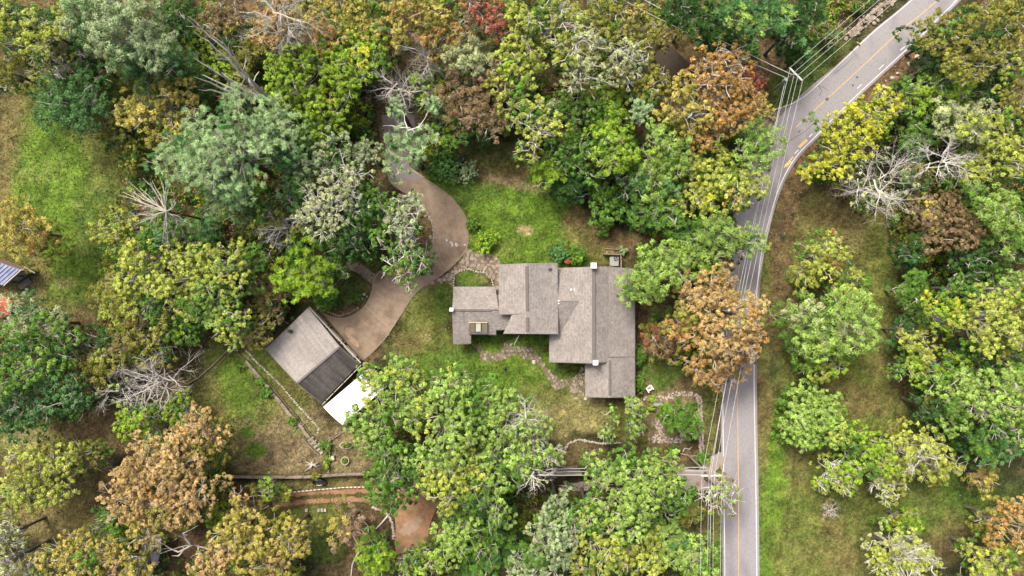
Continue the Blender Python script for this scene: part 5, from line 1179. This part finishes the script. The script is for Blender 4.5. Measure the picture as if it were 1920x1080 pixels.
um = thing('umbrella', 'red canvas umbrella half hidden between the clipped bushes and the roof', 'umbrella', G(1064, 494)); u0 = P(1065, 490, 1.2)
part(um, 'pole', M_TIMD, lambda q: q.tube([(u0.x, u0.y, -.05), (u0.x, u0.y, 1.5)], .03, 6))
def canopy(q):
    n = 10; q.add([(u0.x, u0.y, 1.5)]+[(u0.x+.55*math.cos(6.283*k/n), u0.y+.42*math.sin(6.283*k/n), 1.15) for k in range(n)]+[(u0.x, u0.y, 1.46)]+[(u0.x+.53*math.cos(6.283*k/n), u0.y+.40*math.sin(6.283*k/n), 1.11) for k in range(n)],
          [(0, k+1, (k+1) % n+1) for k in range(n)]+[(n+1, (k+1) % n+n+2, k+n+2) for k in range(n)]+[(k+1, k+n+2, (k+1) % n+n+2, (k+1) % n+1) for k in range(n)])
part(um, 'canopy', M_RED, canopy)
mb = MB(G(968, 640)); mb.tube([G(973, 628, 1.0), G(964, 646, .1)], .05, 6); tag(mb.build('drain_pipe', M_WHT), 'thin white pipe slanting from the south wall to the grass', 'pipe')
mb = MB(G(948, 635)); mb.bar(G(949, 627, .2), G(952, 646, .2), .1, .12); tag(mb.build('timber_beam', M_TIMD), 'dark beam lying on the stones below the west valley', 'beam')
lp = thing('garden_lamp', 'small dark blue garden globe on the rear lawn', 'garden lamp', G(946, 690)); q1 = G(946, 690)
bm = bmesh.new(); bmesh.ops.create_uvsphere(bm, u_segments=14, v_segments=8, radius=.24); me = bpy.data.meshes.new('globe'); bm.to_mesh(me); bm.free(); me.shade_smooth(); o = link('globe', me, mat('blue_glaze', A(70, 78, 100), .25), lp); o.location = (0, 0, .5); part(lp, 'stand', M_STONE, lambda q: q.tube([q1, q1+Vector((0, 0, .3))], [.16, .1], 8))
# ------------------------------------------------------------------ garage
ga_ = thing('garage', 'detached garage with a light and a dark stained roof slope at the driveway end', 'garage', P(588, 665, 0))
N_, Wc, RN, RS, E_, S_ = (578, 577, 3.0), (497, 655, 3.0), (636, 649, 5.4), (557, 718, 5.4), (674, 683, 3.4), (602, 756, 3.4)
roof_plane('roof', [N_, Wc, (557, 718.5, 5.4), (637, 650, 5.4)], M_ROOFG, ga_, .2); roof_plane('roof', [(637, 650, 5.39), (557, 718.5, 5.39), S_, E_], M_ROOFD, ga_, .2)
part(ga_, 'ridge_cap', M_ROOFG, lambda q: q.bar(P(636, 650.5, 5.43), P(557.5, 718, 5.43), .3, .08))
def inset(p, t, cen): return p+(cen-p)*t
cen = (P(*N_)+P(*Wc)+P(*E_)+P(*S_))/4; cen.z = 0
nw = (P(*N_)-P(*Wc)); ax = nw.normalized(); 
c4_ = [inset(Vector((P(*q).x, P(*q).y, 0)), .075, cen) for q in (N_, Wc, S_, E_)]
rp = [inset(Vector((P(*q).x, P(*q).y, 0)), .075, Vector((P(*q).x, P(*q).y, 0))*.0+cen) for q in (RN, RS)]
hN = 3.0
def gw_(q):
    n, w, s, e = c4_; rn, rs = rp
    q.add([n, w, rs, s, e, rn, n+Vector((0, 0, hN-.05)), w+Vector((0, 0, hN-.05)), rs+Vector((0, 0, 5.1)), s+Vector((0, 0, 3.3)), e+Vector((0, 0, 3.3)), rn+Vector((0, 0, 5.1))],
          [(0, 1, 7, 6), (1, 2, 8, 7), (2, 3, 9, 8), (3, 4, 10, 9), (4, 5, 11, 10), (5, 0, 6, 11), (6, 7, 8, 11), (11, 8, 9, 10)])
part(ga_, 'wall', M_WALL, gw_)
fn, fe = c4_[0], c4_[3]; fd = (fe-fn); fL = fd.length; fu = fd.normalized(); fo = Vector((-fu.y, fu.x, 0));
if (fo.dot(cen-fn)) > 0: fo = -fo
part(ga_, 'beam', M_CREAM, lambda q: q.bar(P(580, 576, 2.75), P(677, 680, 2.75)+Vector((0, 0, .2)), .18, .28))
for k, (t0, w) in enumerate(((.17, 2.5), (.48, 2.6), (.80, 2.4))):
    c = fn+fu*fL*t0+fo*.1; d = part(ga_, 'garage_door', M_CREAM, lambda q: q.bar(c-fu*w/2+Vector((0, 0, 1.15)), c+fu*w/2+Vector((0, 0, 1.15)), .08, 2.3))
    for r in range(4): part(d, 'panel', M_WHT, lambda q: q.bar(c-fu*(w/2-.08)+fo*.05+Vector((0, 0, .32+r*.55)), c+fu*(w/2-.08)+fo*.05+Vector((0, 0, .32+r*.55)), .05, .48))
for t0 in (.02, .33, .64, .97): c = fn+fu*fL*t0+fo*.25; part(ga_, 'post', M_CREAM, lambda q: q.box(c+Vector((0, 0, 1.35)), (.18, .18, 2.8), math.atan2(fu.y, fu.x)))
for a, b, nm in ((N_, Wc, 'fascia'), (Wc, (557, 718.5, 5.4), 'fascia'), ((557, 718.5, 5.4), S_, 'fascia'), (N_, (637, 650, 5.4), 'fascia'), ((637, 650, 5.4), E_, 'fascia')):
    part(ga_, nm, M_FASC, lambda q: q.bar(P(*a)-Vector((0, 0, .1)), P(*b)-Vector((0, 0, .1)), .07, .24))
gut = part(ga_, 'gutter', M_CREAM, lambda q: q.bar(P(677, 684.5, 3.25), P(604, 758.5, 3.25), .10, .12))
for t in (.2, .45, .7, .9): e = P(677, 684.5, 3.25).lerp(P(604, 758.5, 3.25), t); part(ga_, 'bracket', M_BLACK, lambda q: q.box(e, (.2, .2, .16), .8))
cp = thing('canopy', 'plain white flat canopy beside the dark slope of the garage, half under an oak', 'canopy', P(655, 740, 0))
CN, CE, CS, CW = P(692, 690, 2.9), P(726, 724, 2.9), P(642, 797, 2.9), P(606, 763, 2.9)
def can(q):
    n = 6; V = []
    for i in range(n+1):
        for j in range(n+1): a = CN.lerp(CE, i/n); b = CW.lerp(CS, i/n); p = a.lerp(b, j/n); p.z += .28*math.sin(math.pi*i/n)-.04*(j % 2); V.append(p)
    m_ = n+1; top = [(i*m_+j, i*m_+j+1, (i+1)*m_+j+1, (i+1)*m_+j) for i in range(n) for j in range(n)]; k = len(V); V += [p-Vector((0, 0, .06)) for p in V]
    bot = [tuple(reversed([x+k for x in f])) for f in top]; rim = [i for i in range(m_)]+[i*m_+n for i in range(1, m_)]+[n*m_+j for j in range(n-1, -1, -1)]+[i*m_ for i in range(n-1, 0, -1)]
    q.add(V, top+bot+[(rim[i], rim[(i+1) % len(rim)], rim[(i+1) % len(rim)]+k, rim[i]+k) for i in range(len(rim))])
part(cp, 'cover', M_TARP, can)
cc = (CN+CS)/2
for c in (CN, CE, CS, CW, (CN+CW)/2, (CE+CS)/2): a = c.lerp(cc, .06); part(cp, 'post', M_FASC, lambda q: q.box((a.x, a.y, 1.4), (.1, .1, 2.9)))
# ------------------------------------------------------------------ shed with standing seam roof at the left edge
sh = thing('cabin', 'small brown cabin with a blue-grey ribbed metal roof at the left edge', 'cabin', P(0, 520, 0))
TA, TB = Vector(P(40, 506, 3.9)), Vector(P(7, 535.5, 3.2)); back = (P(0, 500, 0)-P(30, 536, 0)).normalized(); bk = Vector((-.80, .28, 0)).normalized()*6.5
TA2, TB2 = TA+bk, TB+bk; TC = P(0, 548, 2.9); 
M_METAL = noisy('blue_grey_metal', A(176, 184, 200), A(140, 146, 186), .9, .45, c3=A(196, 202, 206), scale3=.5)
part(sh, 'roof', M_METAL, lambda q: q.slab([TA, TA2, TB2, TB], .12))
for k in range(11):
    t = (k+.5)/11; a = TA.lerp(TA2, 0); s0 = TA.lerp(TA2, t); s1 = TB.lerp(TB2, t); part(sh, 'seam', M_METAL, lambda q: q.bar(s0+Vector((0, 0, .06)), s1+Vector((0, 0, .06)), .10, .10))
part(sh, 'roof_edge', M_CREAM, lambda q: q.bar(TA+Vector((0, 0, .02)), TB+Vector((0, 0, .02)), .14, .12))
gA, gB = Vector((TA.x, TA.y, 0)), Vector((TB.x, TB.y, 0)); du = (gA-gB).normalized(); dn = Vector((du.y, -du.x, 0)); 
gA -= dn*.35; gB -= dn*.35; gA -= du*.6; gA2, gB2 = gA+Vector((bk.x, bk.y, 0))*.98, gB+Vector((bk.x, bk.y, 0))*.98
M_SIDE = noisy('brown_boards', A(168, 140, 128), A(138, 112, 102), 3, .9, stretch=(1, 1, 5))
part(sh, 'wall', M_SIDE, lambda q: q.add([gA+du*.2, gB, gB2, gA2, gA+du*.2+Vector((0, 0, 3.5)), gB+Vector((0, 0, 3.0)), gB2+Vector((0, 0, 3.0)), gA2+Vector((0, 0, 3.5))], [(0, 1, 2, 3), (4, 5, 6, 7), (0, 1, 5, 4), (1, 2, 6, 5), (2, 3, 7, 6), (3, 0, 4, 7)]))
for t, w in ((.30, 1.0), (.72, 1.0)):
    c = gB.lerp(gA, t)+dn*.07+Vector((0, 0, 1.65)); f = part(sh, 'window', M_CREAM, lambda q: q.bar(c-du*.68, c+du*.68, .08, 1.6)); part(f, 'pane', M_GLASS, lambda q: q.bar(c-du*.52+dn*.05, c-du*.06+dn*.05, .04, 1.3)); part(f, 'pane', M_ACG, lambda q: q.bar(c+du*.06+dn*.05, c+du*.52+dn*.05, .04, 1.3))
ck = gA+du*.35; part(sh, 'corner_board', M_CREAM, lambda q: q.bar(ck+dn*.1, ck+dn*.1+Vector((0, 0, 3.3)), .2, .2))
part(sh, 'rake_board', M_CREAM, lambda q: q.bar(TA+Vector((.2, .5, -.25)), TA+Vector((1.3, -.45, -1.1)), .2, .16)); part(sh, 'deck', M_TIMBER, lambda q: q.bar(gB+dn*.7+Vector((0, 0, .1)), gB.lerp(gA, .6)+dn*.7+Vector((0, 0, .1)), 1.0, .12))
rc = thing('red_canopy', 'rounded red fabric canopy beside the cabin at the left edge', 'canopy', P(-2, 572, 0)); r0_ = P(-4, 574, 2.4)
part(rc, 'fabric', M_RED, lambda q: q.add([(r0_.x, r0_.y, 2.9)]+[(r0_.x+2.1*math.cos(6.283*k/20), r0_.y+1.7*math.sin(6.283*k/20), 2.2) for k in range(20)]+[(r0_.x, r0_.y, 2.85)]+[(r0_.x+2.05*math.cos(6.283*k/20), r0_.y+1.65*math.sin(6.283*k/20), 2.15) for k in range(20)], [(0, k+1, (k+1) % 20+1) for k in range(20)]+[(21, (k+1) % 20+22, k+22) for k in range(20)]+[(k+1, k+22, (k+1) % 20+22, (k+1) % 20+1) for k in range(20)]))
for k in range(4): a = k*1.57+.8; part(rc, 'post', M_FASC, lambda q: q.tube([(r0_.x+1.7*math.cos(a), r0_.y+1.4*math.sin(a), -.05), (r0_.x+1.7*math.cos(a), r0_.y+1.4*math.sin(a), 2.2)], .05, 6))
# plank-roofed shed below the tan oaks
ps = thing('plank_shed', 'little shed roofed with grey weathered planks under the tan oaks', 'shed', G(282, 1032)); pz = 2.6
for k in range(15):
    y = 1004+k*3.9; l = 262+k*.6+random.uniform(-5, 3); r = 303-k*.45+random.uniform(-.6, 2); zc_ = pz-k*.035+float(gh(-56, -40)); part(ps, 'plank', M_DECK, lambda q: q.bar(P(l, y+1, zc_+random.uniform(-.02, .03)), P(r, y-.5, zc_+.02), .30, .05))
part(ps, 'vent', M_BLACK, lambda q: q.box(P(289.5, 1031.5, pz-.12), (.62, .28, .2)))
part(ps, 'wall', M_TIMD, lambda q: q.box(G(281, 1034)+Vector((0, 0, 1.1)), (2.6, 4.2, 2.5)))
part(ps, 'roof_patch', M_ACG, lambda q: q.bar(P(298, 1022, pz), P(299, 1034, pz-.1), .6, .04))

# ------------------------------------------------------------------ dead trees with known limbs
def limbs(name, label, base, stems, m, seed, r0, side=.35, tw=1.0, extra=None):
    rng = np.random.default_rng(seed); b0 = P(*base); g0 = float(gh(b0.x, b0.y)); t = thing(name, label, 'dead tree', Vector((b0.x, b0.y, g0))); off = np.array(t.location); segs = []
    for s in stems:
        pts = [np.array(P(*q))-off for q in s]; r = r0*rng.uniform(.8, 1.1)
        P_ = []
        for a, b in zip(pts[:-1], pts[1:]):
            n = max(2, int(np.linalg.norm(b-a)/1.1)); P_ += [a+(b-a)*i/n+rng.normal(0, .08, 3)*(i > 0) for i in range(n)]
        P_.append(pts[-1]); n = len(P_)-1
        for i in range(n):
            f0, f1 = 1-i/n*.82, 1-(i+1)/n*.82; segs.append((P_[i], P_[i+1], r*f0, r*f1))
            if rng.random() < side and i > 0:
                d = norm(P_[i+1]-P_[i]+rng.normal(0, .55, 3)*np.linalg.norm(P_[i+1]-P_[i])); grow(rng, P_[i], d, tw*rng.uniform(.6, 1.6)*1.3, r*f0*.5, 1 if rng.random() < .5 else 0, segs, .5, .05)
    link('branches', segs_mesh('branches', segs, 5), m, t)
    mb = MB(t.location); top = P(*base); mb.tube([Vector((b0.x, b0.y, g0-.2)), Vector((b0.x+.1, b0.y, (top.z+g0)/2)), top], [r0*2.3, r0*2, r0*1.5], 8); mb.build('trunk', m if not extra else extra, t)
    return t
limbs('dead_tree', 'leaning cluster of long dead grey stems pointing to the upper left, above the tall pine', (512, 192, 6), [[(512, 192, 6), (470, 150, 11), (425, 95, 17), (352, 30, 22)], [(505, 185, 7), (455, 135, 13), (420, 82, 17), (406, 62, 20)], [(500, 185, 7), (440, 125, 13), (392, 78, 17), (364, 60, 19)], [(500, 188, 6), (450, 165, 9), (412, 140, 13), (366, 110, 16)], [(495, 187, 6), (430, 172, 9), (395, 155, 11), (364, 144, 13)], [(490, 188, 6), (440, 168, 10), (400, 150, 12), (380, 140, 12)], [(480, 182, 7), (455, 160, 9), (432, 150, 11), (415, 135, 12)], [(478, 180, 7), (430, 180, 8), (395, 168, 10), (372, 168, 10)], [(500, 190, 6), (472, 165, 8), (462, 150, 10), (458, 142, 11)]], M_BARKW, 5, .24, .3)
cxx = (312, 396, 18)
tips = [(222, 366, 14), (233, 352, 15), (241, 340, 15), (262, 352, 14), (268, 334, 15), (285, 338, 15), (300, 332, 16), (318, 350, 16), (306, 345, 17), (240, 405, 12), (250, 424, 11), (262, 418, 12), (252, 392, 13), (318, 482, 9), (312, 470, 9), (306, 455, 10), (326, 440, 10), (364, 470, 8), (358, 432, 11), (345, 415, 13), (330, 378, 15), (230, 360, 14), (246, 380, 14), (270, 410, 12), (322, 478, 8), (258, 362, 15)]
limbs('dead_tree', 'radiating white dead pine limbs like a wheel on the left side of the blue-green pines', cxx, [[cxx, ((cxx[0]+t[0])/2+random.uniform(-4, 4), (cxx[1]+t[1])/2+random.uniform(-4, 4), (18+t[2]+3)/2+.5), (t[0], t[1], t[2]+3)] for t in tips], M_BARKG, 9, .085, .8, 1.1, M_BARKR)
limbs('dead_tree', 'leaning pale trunk with forked limbs stretched towards the plank-roofed shed', (408, 1033, 3), [[(408, 1033, 3), (375, 1025, 4), (355, 1022, 5), (330, 1028, 6), (300, 1038, 7)], [(360, 1022, 5), (335, 1035, 6), (318, 1028, 6), (300, 1016, 7), (262, 1004, 8)], [(358, 1022, 5), (345, 1008, 6), (330, 1002, 7), (318, 994, 8)], [(345, 1028, 5), (335, 1042, 5), (322, 1042, 5)], [(358, 1022, 5), (343, 1000, 8), (372, 985, 9)], [(372, 1026, 4), (370, 1040, 4), (366, 1040, 4)]], M_BARKW, 12, .15, .35, .6)
limbs('dead_tree', 'tall leafless trunk leaning between the tawny tree and the driveway pine', (845, 168, 5), [[(845, 168, 5), (830, 140, 8), (805, 125, 11), (770, 120, 14)], [(830, 140, 8), (800, 110, 12), (778, 92, 14), (745, 84, 15)], [(815, 128, 9), (795, 105, 12), (790, 92, 13)]], M_BARKG, 14, .15, .5, .9)
limbs('dead_tree', 'broken grey snag beside the pines, below the wheel of dead limbs', (388, 492, 6), [[(388, 492, 6), (396, 480, 9), (402, 472, 10), (406, 478, 11)], [(400, 475, 10), (392, 464, 11), (392, 458, 12)], [(401, 473, 10), (408, 462, 12)]], M_BARKG, 15, .12, .2, .5)
limbs('dead_tree', 'pale forked upper boughs carrying two pine tufts over the upper driveway', (765, 262, 15), [[(765, 262, 15), (764, 240, 16), (758, 215, 16), (748, 205, 16)], [(765, 245, 15), (785, 238, 16), (798, 220, 16), (808, 205, 16)], [(770, 240, 15), (745, 238, 15), (718, 236, 15)], [(765, 244, 15), (780, 240, 16), (795, 234, 16)]], M_BARKW, 17, .10, .3, .5)
def log(label, pts, r, z=.15, m=M_BARKW, nm='log', cat='log'):
    q = G(*pts[0]); mb = MB(q); mb.tube([G(x, y, z) for x, y in pts], [r*(1-.3*i/len(pts)) for i in range(len(pts))], 8); return tag(mb.build(nm, m, smooth=False), label, cat)
log('straight pale log lying across the stone-edged bed', [(728, 966), (716, 980), (705, 991)], .14)
log('long crooked white pole lying beside the bright lime tree at the bottom', [(677, 1031), (668, 1042), (661, 1058), (658, 1085)], .11)
log('short cut trunk end lying at the foot of the crossarm pole', [(1311, 862), (1319, 874)], .22, .22, M_BARKG)
log('thin fallen branch on the lower garden bed', [(1276, 850), (1296, 855), (1312, 853)], .07, .1, M_BARKG)
log('crooked bleached root in the lower garden bed', [(1280, 846), (1284, 840), (1292, 842), (1296, 838)], .08, .12)
log('pale beam across the bed left of the lane clump', [(1040, 872), (1062, 876), (1082, 875)], .12, .15, M_TIMBER)
log('second pale beam below the first one by the lane clump', [(1046, 881), (1088, 881)], .10, .15, M_TIMBER)
mb = MB(G(676, 1025)); mb.tube([G(676, 1026, -.1), G(676, 1026, .35)], .26, 12); tag(mb.build('tree_stump', M_BARKG), 'sawn round stump at the head of the long white pole', 'stump')
# ------------------------------------------------------------------ yard things
sp = thing('root_stump', 'bleached white stump with star-shaped roots near the terrace wall', 'stump', G(586, 870)); q0 = G(586, 870)
part(sp, 'core', M_BARKG, lambda q: q.tube([q0+Vector((0, 0, -.05)), q0+Vector((0, 0, .35))], [.34, .18], 9))
for k, (x, y) in enumerate(((572, 872), (574, 866), (588, 860), (598, 866), (600, 873), (595, 878), (572, 883), (580, 880), (584, 876))): 
    e = G(x, y, .08); m_ = q0.lerp(e, .5)+Vector((random.uniform(-.15, .15), random.uniform(-.15, .15), .3)); part(sp, 'root', M_BARKG, lambda q: q.tube([q0+Vector((0, 0, .2)), m_, e], [.12, .08, .03], 6))
pl = thing('round_planter', 'round white-rimmed stone planter on the mulch bed', 'planter', G(648, 863)); q0 = G(648, 863)
def ringf(q, r1, r2, z0, z1, n=22, rx=1, ry=1, c=None, rot=0):
    c = c or q0; V = []
    for r, z in ((r1, z0), (r1, z1), (r2, z1), (r2, z0)):
        for k in range(n): a = 6.28318*k/n; x, y = r*rx*math.cos(a), r*ry*math.sin(a); V.append(c+Vector((x*math.cos(rot)-y*math.sin(rot), x*math.sin(rot)+y*math.cos(rot), z)))
    q.add(V, [(i*n+k, i*n+(k+1) % n, ((i+1) % 4)*n+(k+1) % n, ((i+1) % 4)*n+k) for i in range(4) for k in range(n)])
part(pl, 'rim', M_STONEW, lambda q: ringf(q, .66, .54, -.05, .45)); part(pl, 'soil', M_BED, lambda q: q.tube([q0+Vector((0, 0, .3)), q0+Vector((0, 0, .36))], .54, 18))
plant('647 863 5.5 .85 shrub G/LM b d2|leafy green plants growing in the round white planter')
pl2 = thing('curved_planter', 'kidney-shaped stone planter above the round one', 'planter', G(650, 834)); q1_ = G(650, 834)
part(pl2, 'rim', M_STONEW, lambda q: ringf(q, 1.0, .86, -.05, .4, 24, 1.05, .55, q1_)); part(pl2, 'soil', M_BED, lambda q: ringf(q, .86, .01, .2, .28, 24, 1.05, .55, q1_))
plant('648 834 6 .8 shrub LM/G/G b d2 e1.6,0|clump of green plants in the left half of the kidney-shaped planter'); plant('655 834 5 .75 shrub G/LM b d2|clump of green plants in the right half of the kidney-shaped planter')
tb = thing('black_tub', 'oval black rubber tub with white edge marks below the terrace wall', 'tub', G(600, 903)); q2 = G(600, 903)
part(tb, 'shell', M_BLACK, lambda q: ringf(q, 1.0, .90, -.05, .55, 26, 1.1, .52, q2, -.05)); part(tb, 'bottom', M_BLACK, lambda q: ringf(q, .92, .01, .02, .06, 26, 1.1, .52, q2, -.05))
for s in (-1, 1): part(tb, 'handle', M_WHT, lambda q: q.tube([q2+Vector((-.45, s*.36, .57)), q2+Vector((0, s*.44, .60)), q2+Vector((.5, s*.36, .57))], .035, 6))
def chair(label, px, py, rz, m, s=1.0):
    q = G(px, py); t = thing('garden_chair', label, 'chair', q, rz=rz)
    def pr(nm, fn): mb = MB(); fn(mb); return link(nm, mb.mesh(nm), m, t)
    for k in range(5): pr('seat_slat', lambda b: b.box((0, (-.2+k*.1)*s, .42), (.56*s, .085*s, .035)))
    for k in range(5): pr('back_slat', lambda b: b.box(((-.22+k*.11)*s, .33*s, .75), (.09*s, .03, .66*s)))
    pr('back_rail', lambda b: b.box((0, .35*s, 1.02), (.62*s, .05, .07)))
    for i in (-1, 1):
        pr('armrest', lambda b: b.box((i*.33*s, .02, .64), (.11*s, .66*s, .035)))
        for j in (-1, 1): pr('leg', lambda b: b.box((i*.3*s, j*.26*s, .3), (.06, .06, .66)))
    return t
chair('white slatted garden chair on the grass beside the south-east roof corner', 1217, 728, .6, M_WHT, 1.35)
chair('pale green garden chair half hidden under the big oaks, the right one', 741, 828, -.5, M_TEAL, 1.4); chair('pale green garden chair half hidden under the big oaks, the left one', 718, 847, .8, M_TEAL, 1.4)
bn = thing('garden_bench', 'grey slatted bench in the stone-edged garden', 'bench', G(1232, 757)); q0 = G(1232, 757)
for k in range(4): part(bn, 'seat_slat', M_DECK, lambda q: q.box(q0+Vector((0, -.25+k*.17, .46)), (1.55, .145, .05)))
for k in range(3): part(bn, 'back_slat', M_DECK, lambda q: q.box(q0+Vector((0, .46+k*.03, .58+k*.15)), (1.55, .04, .12)))
for i in (-1, 1):
    part(bn, 'armrest', M_TIMBER, lambda q: q.box(q0+Vector((i*.74, .05, .68)), (.09, .8, .05)))
    for j in (-1, 1): part(bn, 'leg', M_TIMBER, lambda q: q.box(q0+Vector((i*.7, .05+j*.3, .33)), (.08, .08, .68)))
fr = thing('fire_ring', 'small ring of stones on the side lawn under the tan oaks', 'fire ring', G(1258, 680))
for k in range(9): a = k*.7; put_stone(fr, SB, 1258+4.6*math.cos(a), 680+4*math.sin(a), 4.2)
mb = MB(G(625, 858)); mb.box(G(625, 858, .25), (.5, .7, .5), .2); tag(mb.build('stone_trough', M_STONEW, bevel=.06), 'small white stone block beside the rail on the mulch bed', 'stone block')
mbx = thing('mailbox', 'green box on a post standing on the leafy bank beside the road', 'mailbox', G(1462, 440)); q0 = G(1462, 440)
part(mbx, 'post', M_TIMBER, lambda q: q.box(q0+Vector((0, 0, .5)), (.12, .12, 1.1))); part(mbx, 'box', M_GREENP, lambda q: (q.box(q0+Vector((0, 0, 1.15)), (.32, .55, .24)), q.tube([q0+Vector((0, -.275, 1.27)), q0+Vector((0, .275, 1.27))], .16, 10))); part(mbx, 'flag', M_WHT, lambda q: q.box(q0+Vector((.19, .1, 1.3)), (.02, .18, .22)))
mk = thing('marker_post', 'short grey utility marker on the bank north of the green mailbox', 'marker post', G(1484, 401)); q0 = G(1484, 401)
part(mk, 'post', M_FASC, lambda q: q.tube([q0+Vector((0, 0, -.1)), q0+Vector((0, 0, .8))], .14, 8)); part(mk, 'cap', M_BLACK, lambda q: q.tube([q0+Vector((0, 0, .8)), q0+Vector((0, 0, .9))], [.17, .1], 8))
sg = thing('road_sign', 'small yellow curve sign on a post beside the upper road, seen from above', 'road sign', G(1597, 92)); q0 = G(1597, 92)
part(sg, 'post', M_FASC, lambda q: q.box(q0+Vector((0, 0, 1.1)), (.08, .08, 2.3))); part(sg, 'plate', M_YEL2, lambda q: q.box(q0+Vector((0, 0, 2.1)), (.7, .05, .7), -.9, Matrix.Rotation(.2, 3, 'X') @ Matrix.Rotation(math.pi/4, 3, 'Y')))
# ------------------------------------------------------------------ poles and wires
def pole(label, px, py, a, b, low):
    top = P(px, py, 11.6); t = thing('utility_pole', label, 'utility pole', Vector((top.x, top.y, float(gh(top.x, top.y)))))
    part(t, 'post', M_WOODP, lambda q: q.tube([(top.x, top.y, -1.0), (top.x, top.y, 6), (top.x, top.y, 11.6)], [.19, .16, .12], 10))
    A1, B1 = P(*a, 11.2), P(*b, 11.2); part(t, 'crossarm', M_WHT, lambda q: q.bar(A1, B1, .17, .2), .02)
    d = (B1-A1); part(t, 'brace', M_FASC, lambda q: (q.bar(A1.lerp(B1, .2)-Vector((0, 0, .1)), Vector((top.x, top.y, 10.2)), .05, .05), q.bar(A1.lerp(B1, .8)-Vector((0, 0, .1)), Vector((top.x, top.y, 10.2)), .05, .05)))
    for u in (.02, .36, .62, .98): c = A1.lerp(B1, u); part(t, 'insulator', M_ACG, lambda q: q.tube([c+Vector((0, 0, .1)), c+Vector((0, 0, .2)), c+Vector((0, 0, .32))], [.05, .08, .04], 8))
    return t, A1, B1, top
p1_, a1, b1, t1 = pole('wooden utility pole with a pale crossarm on the grass at the road junction', 1488, 139, (1480, 127), (1504, 151), 9)
p2_, a2, b2, t2 = pole('wooden utility pole with a level crossarm at the gravel pull-in beside the straight road', 1331, 892, (1314, 892), (1353, 891.5), 8)
o = part(p1_, 'transformer', M_ACG, lambda q: q.tube([t1+Vector((-.45, -.25, -2.4)), t1+Vector((-.45, -.25, -1.5))], .24, 12))
def wire(label, a, b, sag=1.0, r=.033, n=14, grp=None):
    a, b = Vector(a), Vector(b); pts = [a.lerp(b, i/n)-Vector((0, 0, 4*sag*(i/n)*(1-i/n))) for i in range(n+1)]; mb = MB(a); mb.tube(pts, r, 4); o = mb.build('power_line', M_WIRE); tag(o, label, 'power line', grp)
up = Vector((0, 0, .33)); W4 = (.02, .36, .62, .98); nm4 = ('westernmost', 'second from the west', 'third from the west', 'easternmost')
ne = P(1800, -125, 11.4)-t1; so = P(1331, 1500, 11.4)-t2
for i, u in enumerate(W4):
    c1, c2 = a1.lerp(b1, u)+up, a2.lerp(b2, u)+up
    wire(f'{nm4[i]} overhead wire running between the junction pole and the pull-in pole', c1, c2, 1.5, .021, 20, 'overhead wires between the two poles')
    wire(f'{nm4[i]} overhead wire running from the junction pole up along the bend', c1, c1+Vector((ne.x, ne.y, 0)), .9, .021, 12, 'overhead wires along the upper road')
    wire(f'{nm4[i]} overhead wire running south from the pull-in pole', c2, c2+Vector((so.x, so.y, 0)), .9, .021, 12, 'overhead wires along the lower road')
lo = Vector((0, 0, -2.3))
wire('thick lower cable between the two poles, beside the road edge line', t1+lo+Vector((-.2, 0, 0)), t2+lo+Vector((.9, 0, 0)), 1.6, .032, 20)
wire('thick lower cable south of the pull-in pole', t2+lo+Vector((.9, 0, 0)), t2+lo+Vector((so.x+.9, so.y, 0)), 1, .032, 12)
wire('upper wire running west over the dark side road', t1+Vector((0, 0, -.3)), P(1195, -8, 11), .5, .04); wire('lower wire running west over the dark side road', t1+lo+Vector((0, 0, .3)), P(1150, -10, 10), .7, .04)
sv = P(890, 895, 9.2); svp = thing('utility_pole', 'plain short service pole hidden among the southern oaks', 'utility pole', Vector((sv.x, sv.y, float(gh(sv.x, sv.y))))); part(svp, 'post', M_WOODP, lambda q: q.tube([(sv.x, sv.y, -2), (sv.x, sv.y, 9.4)], [.16, .11], 8))
for k, (dz, dy) in enumerate(((0, .0), (-.7, .25), (-1.5, .45))): wire(('top', 'middle', 'lowest')[k]+' of the three wires strung west from the pull-in pole over the lane', t2+Vector((0, dy*1.5, -.4+dz)), sv+Vector((0, dy, dz)), .6, .036)
for k in range(2): wire(('left', 'right')[k]+' guy wire stretched down from the junction pole', t1+Vector((0, 0, -1.5)), G(1428+k*14, 200+k*22), 0, .03, 4)
print('leaf quads', NLEAF, 'objects', len(bpy.data.objects), 'script kB')
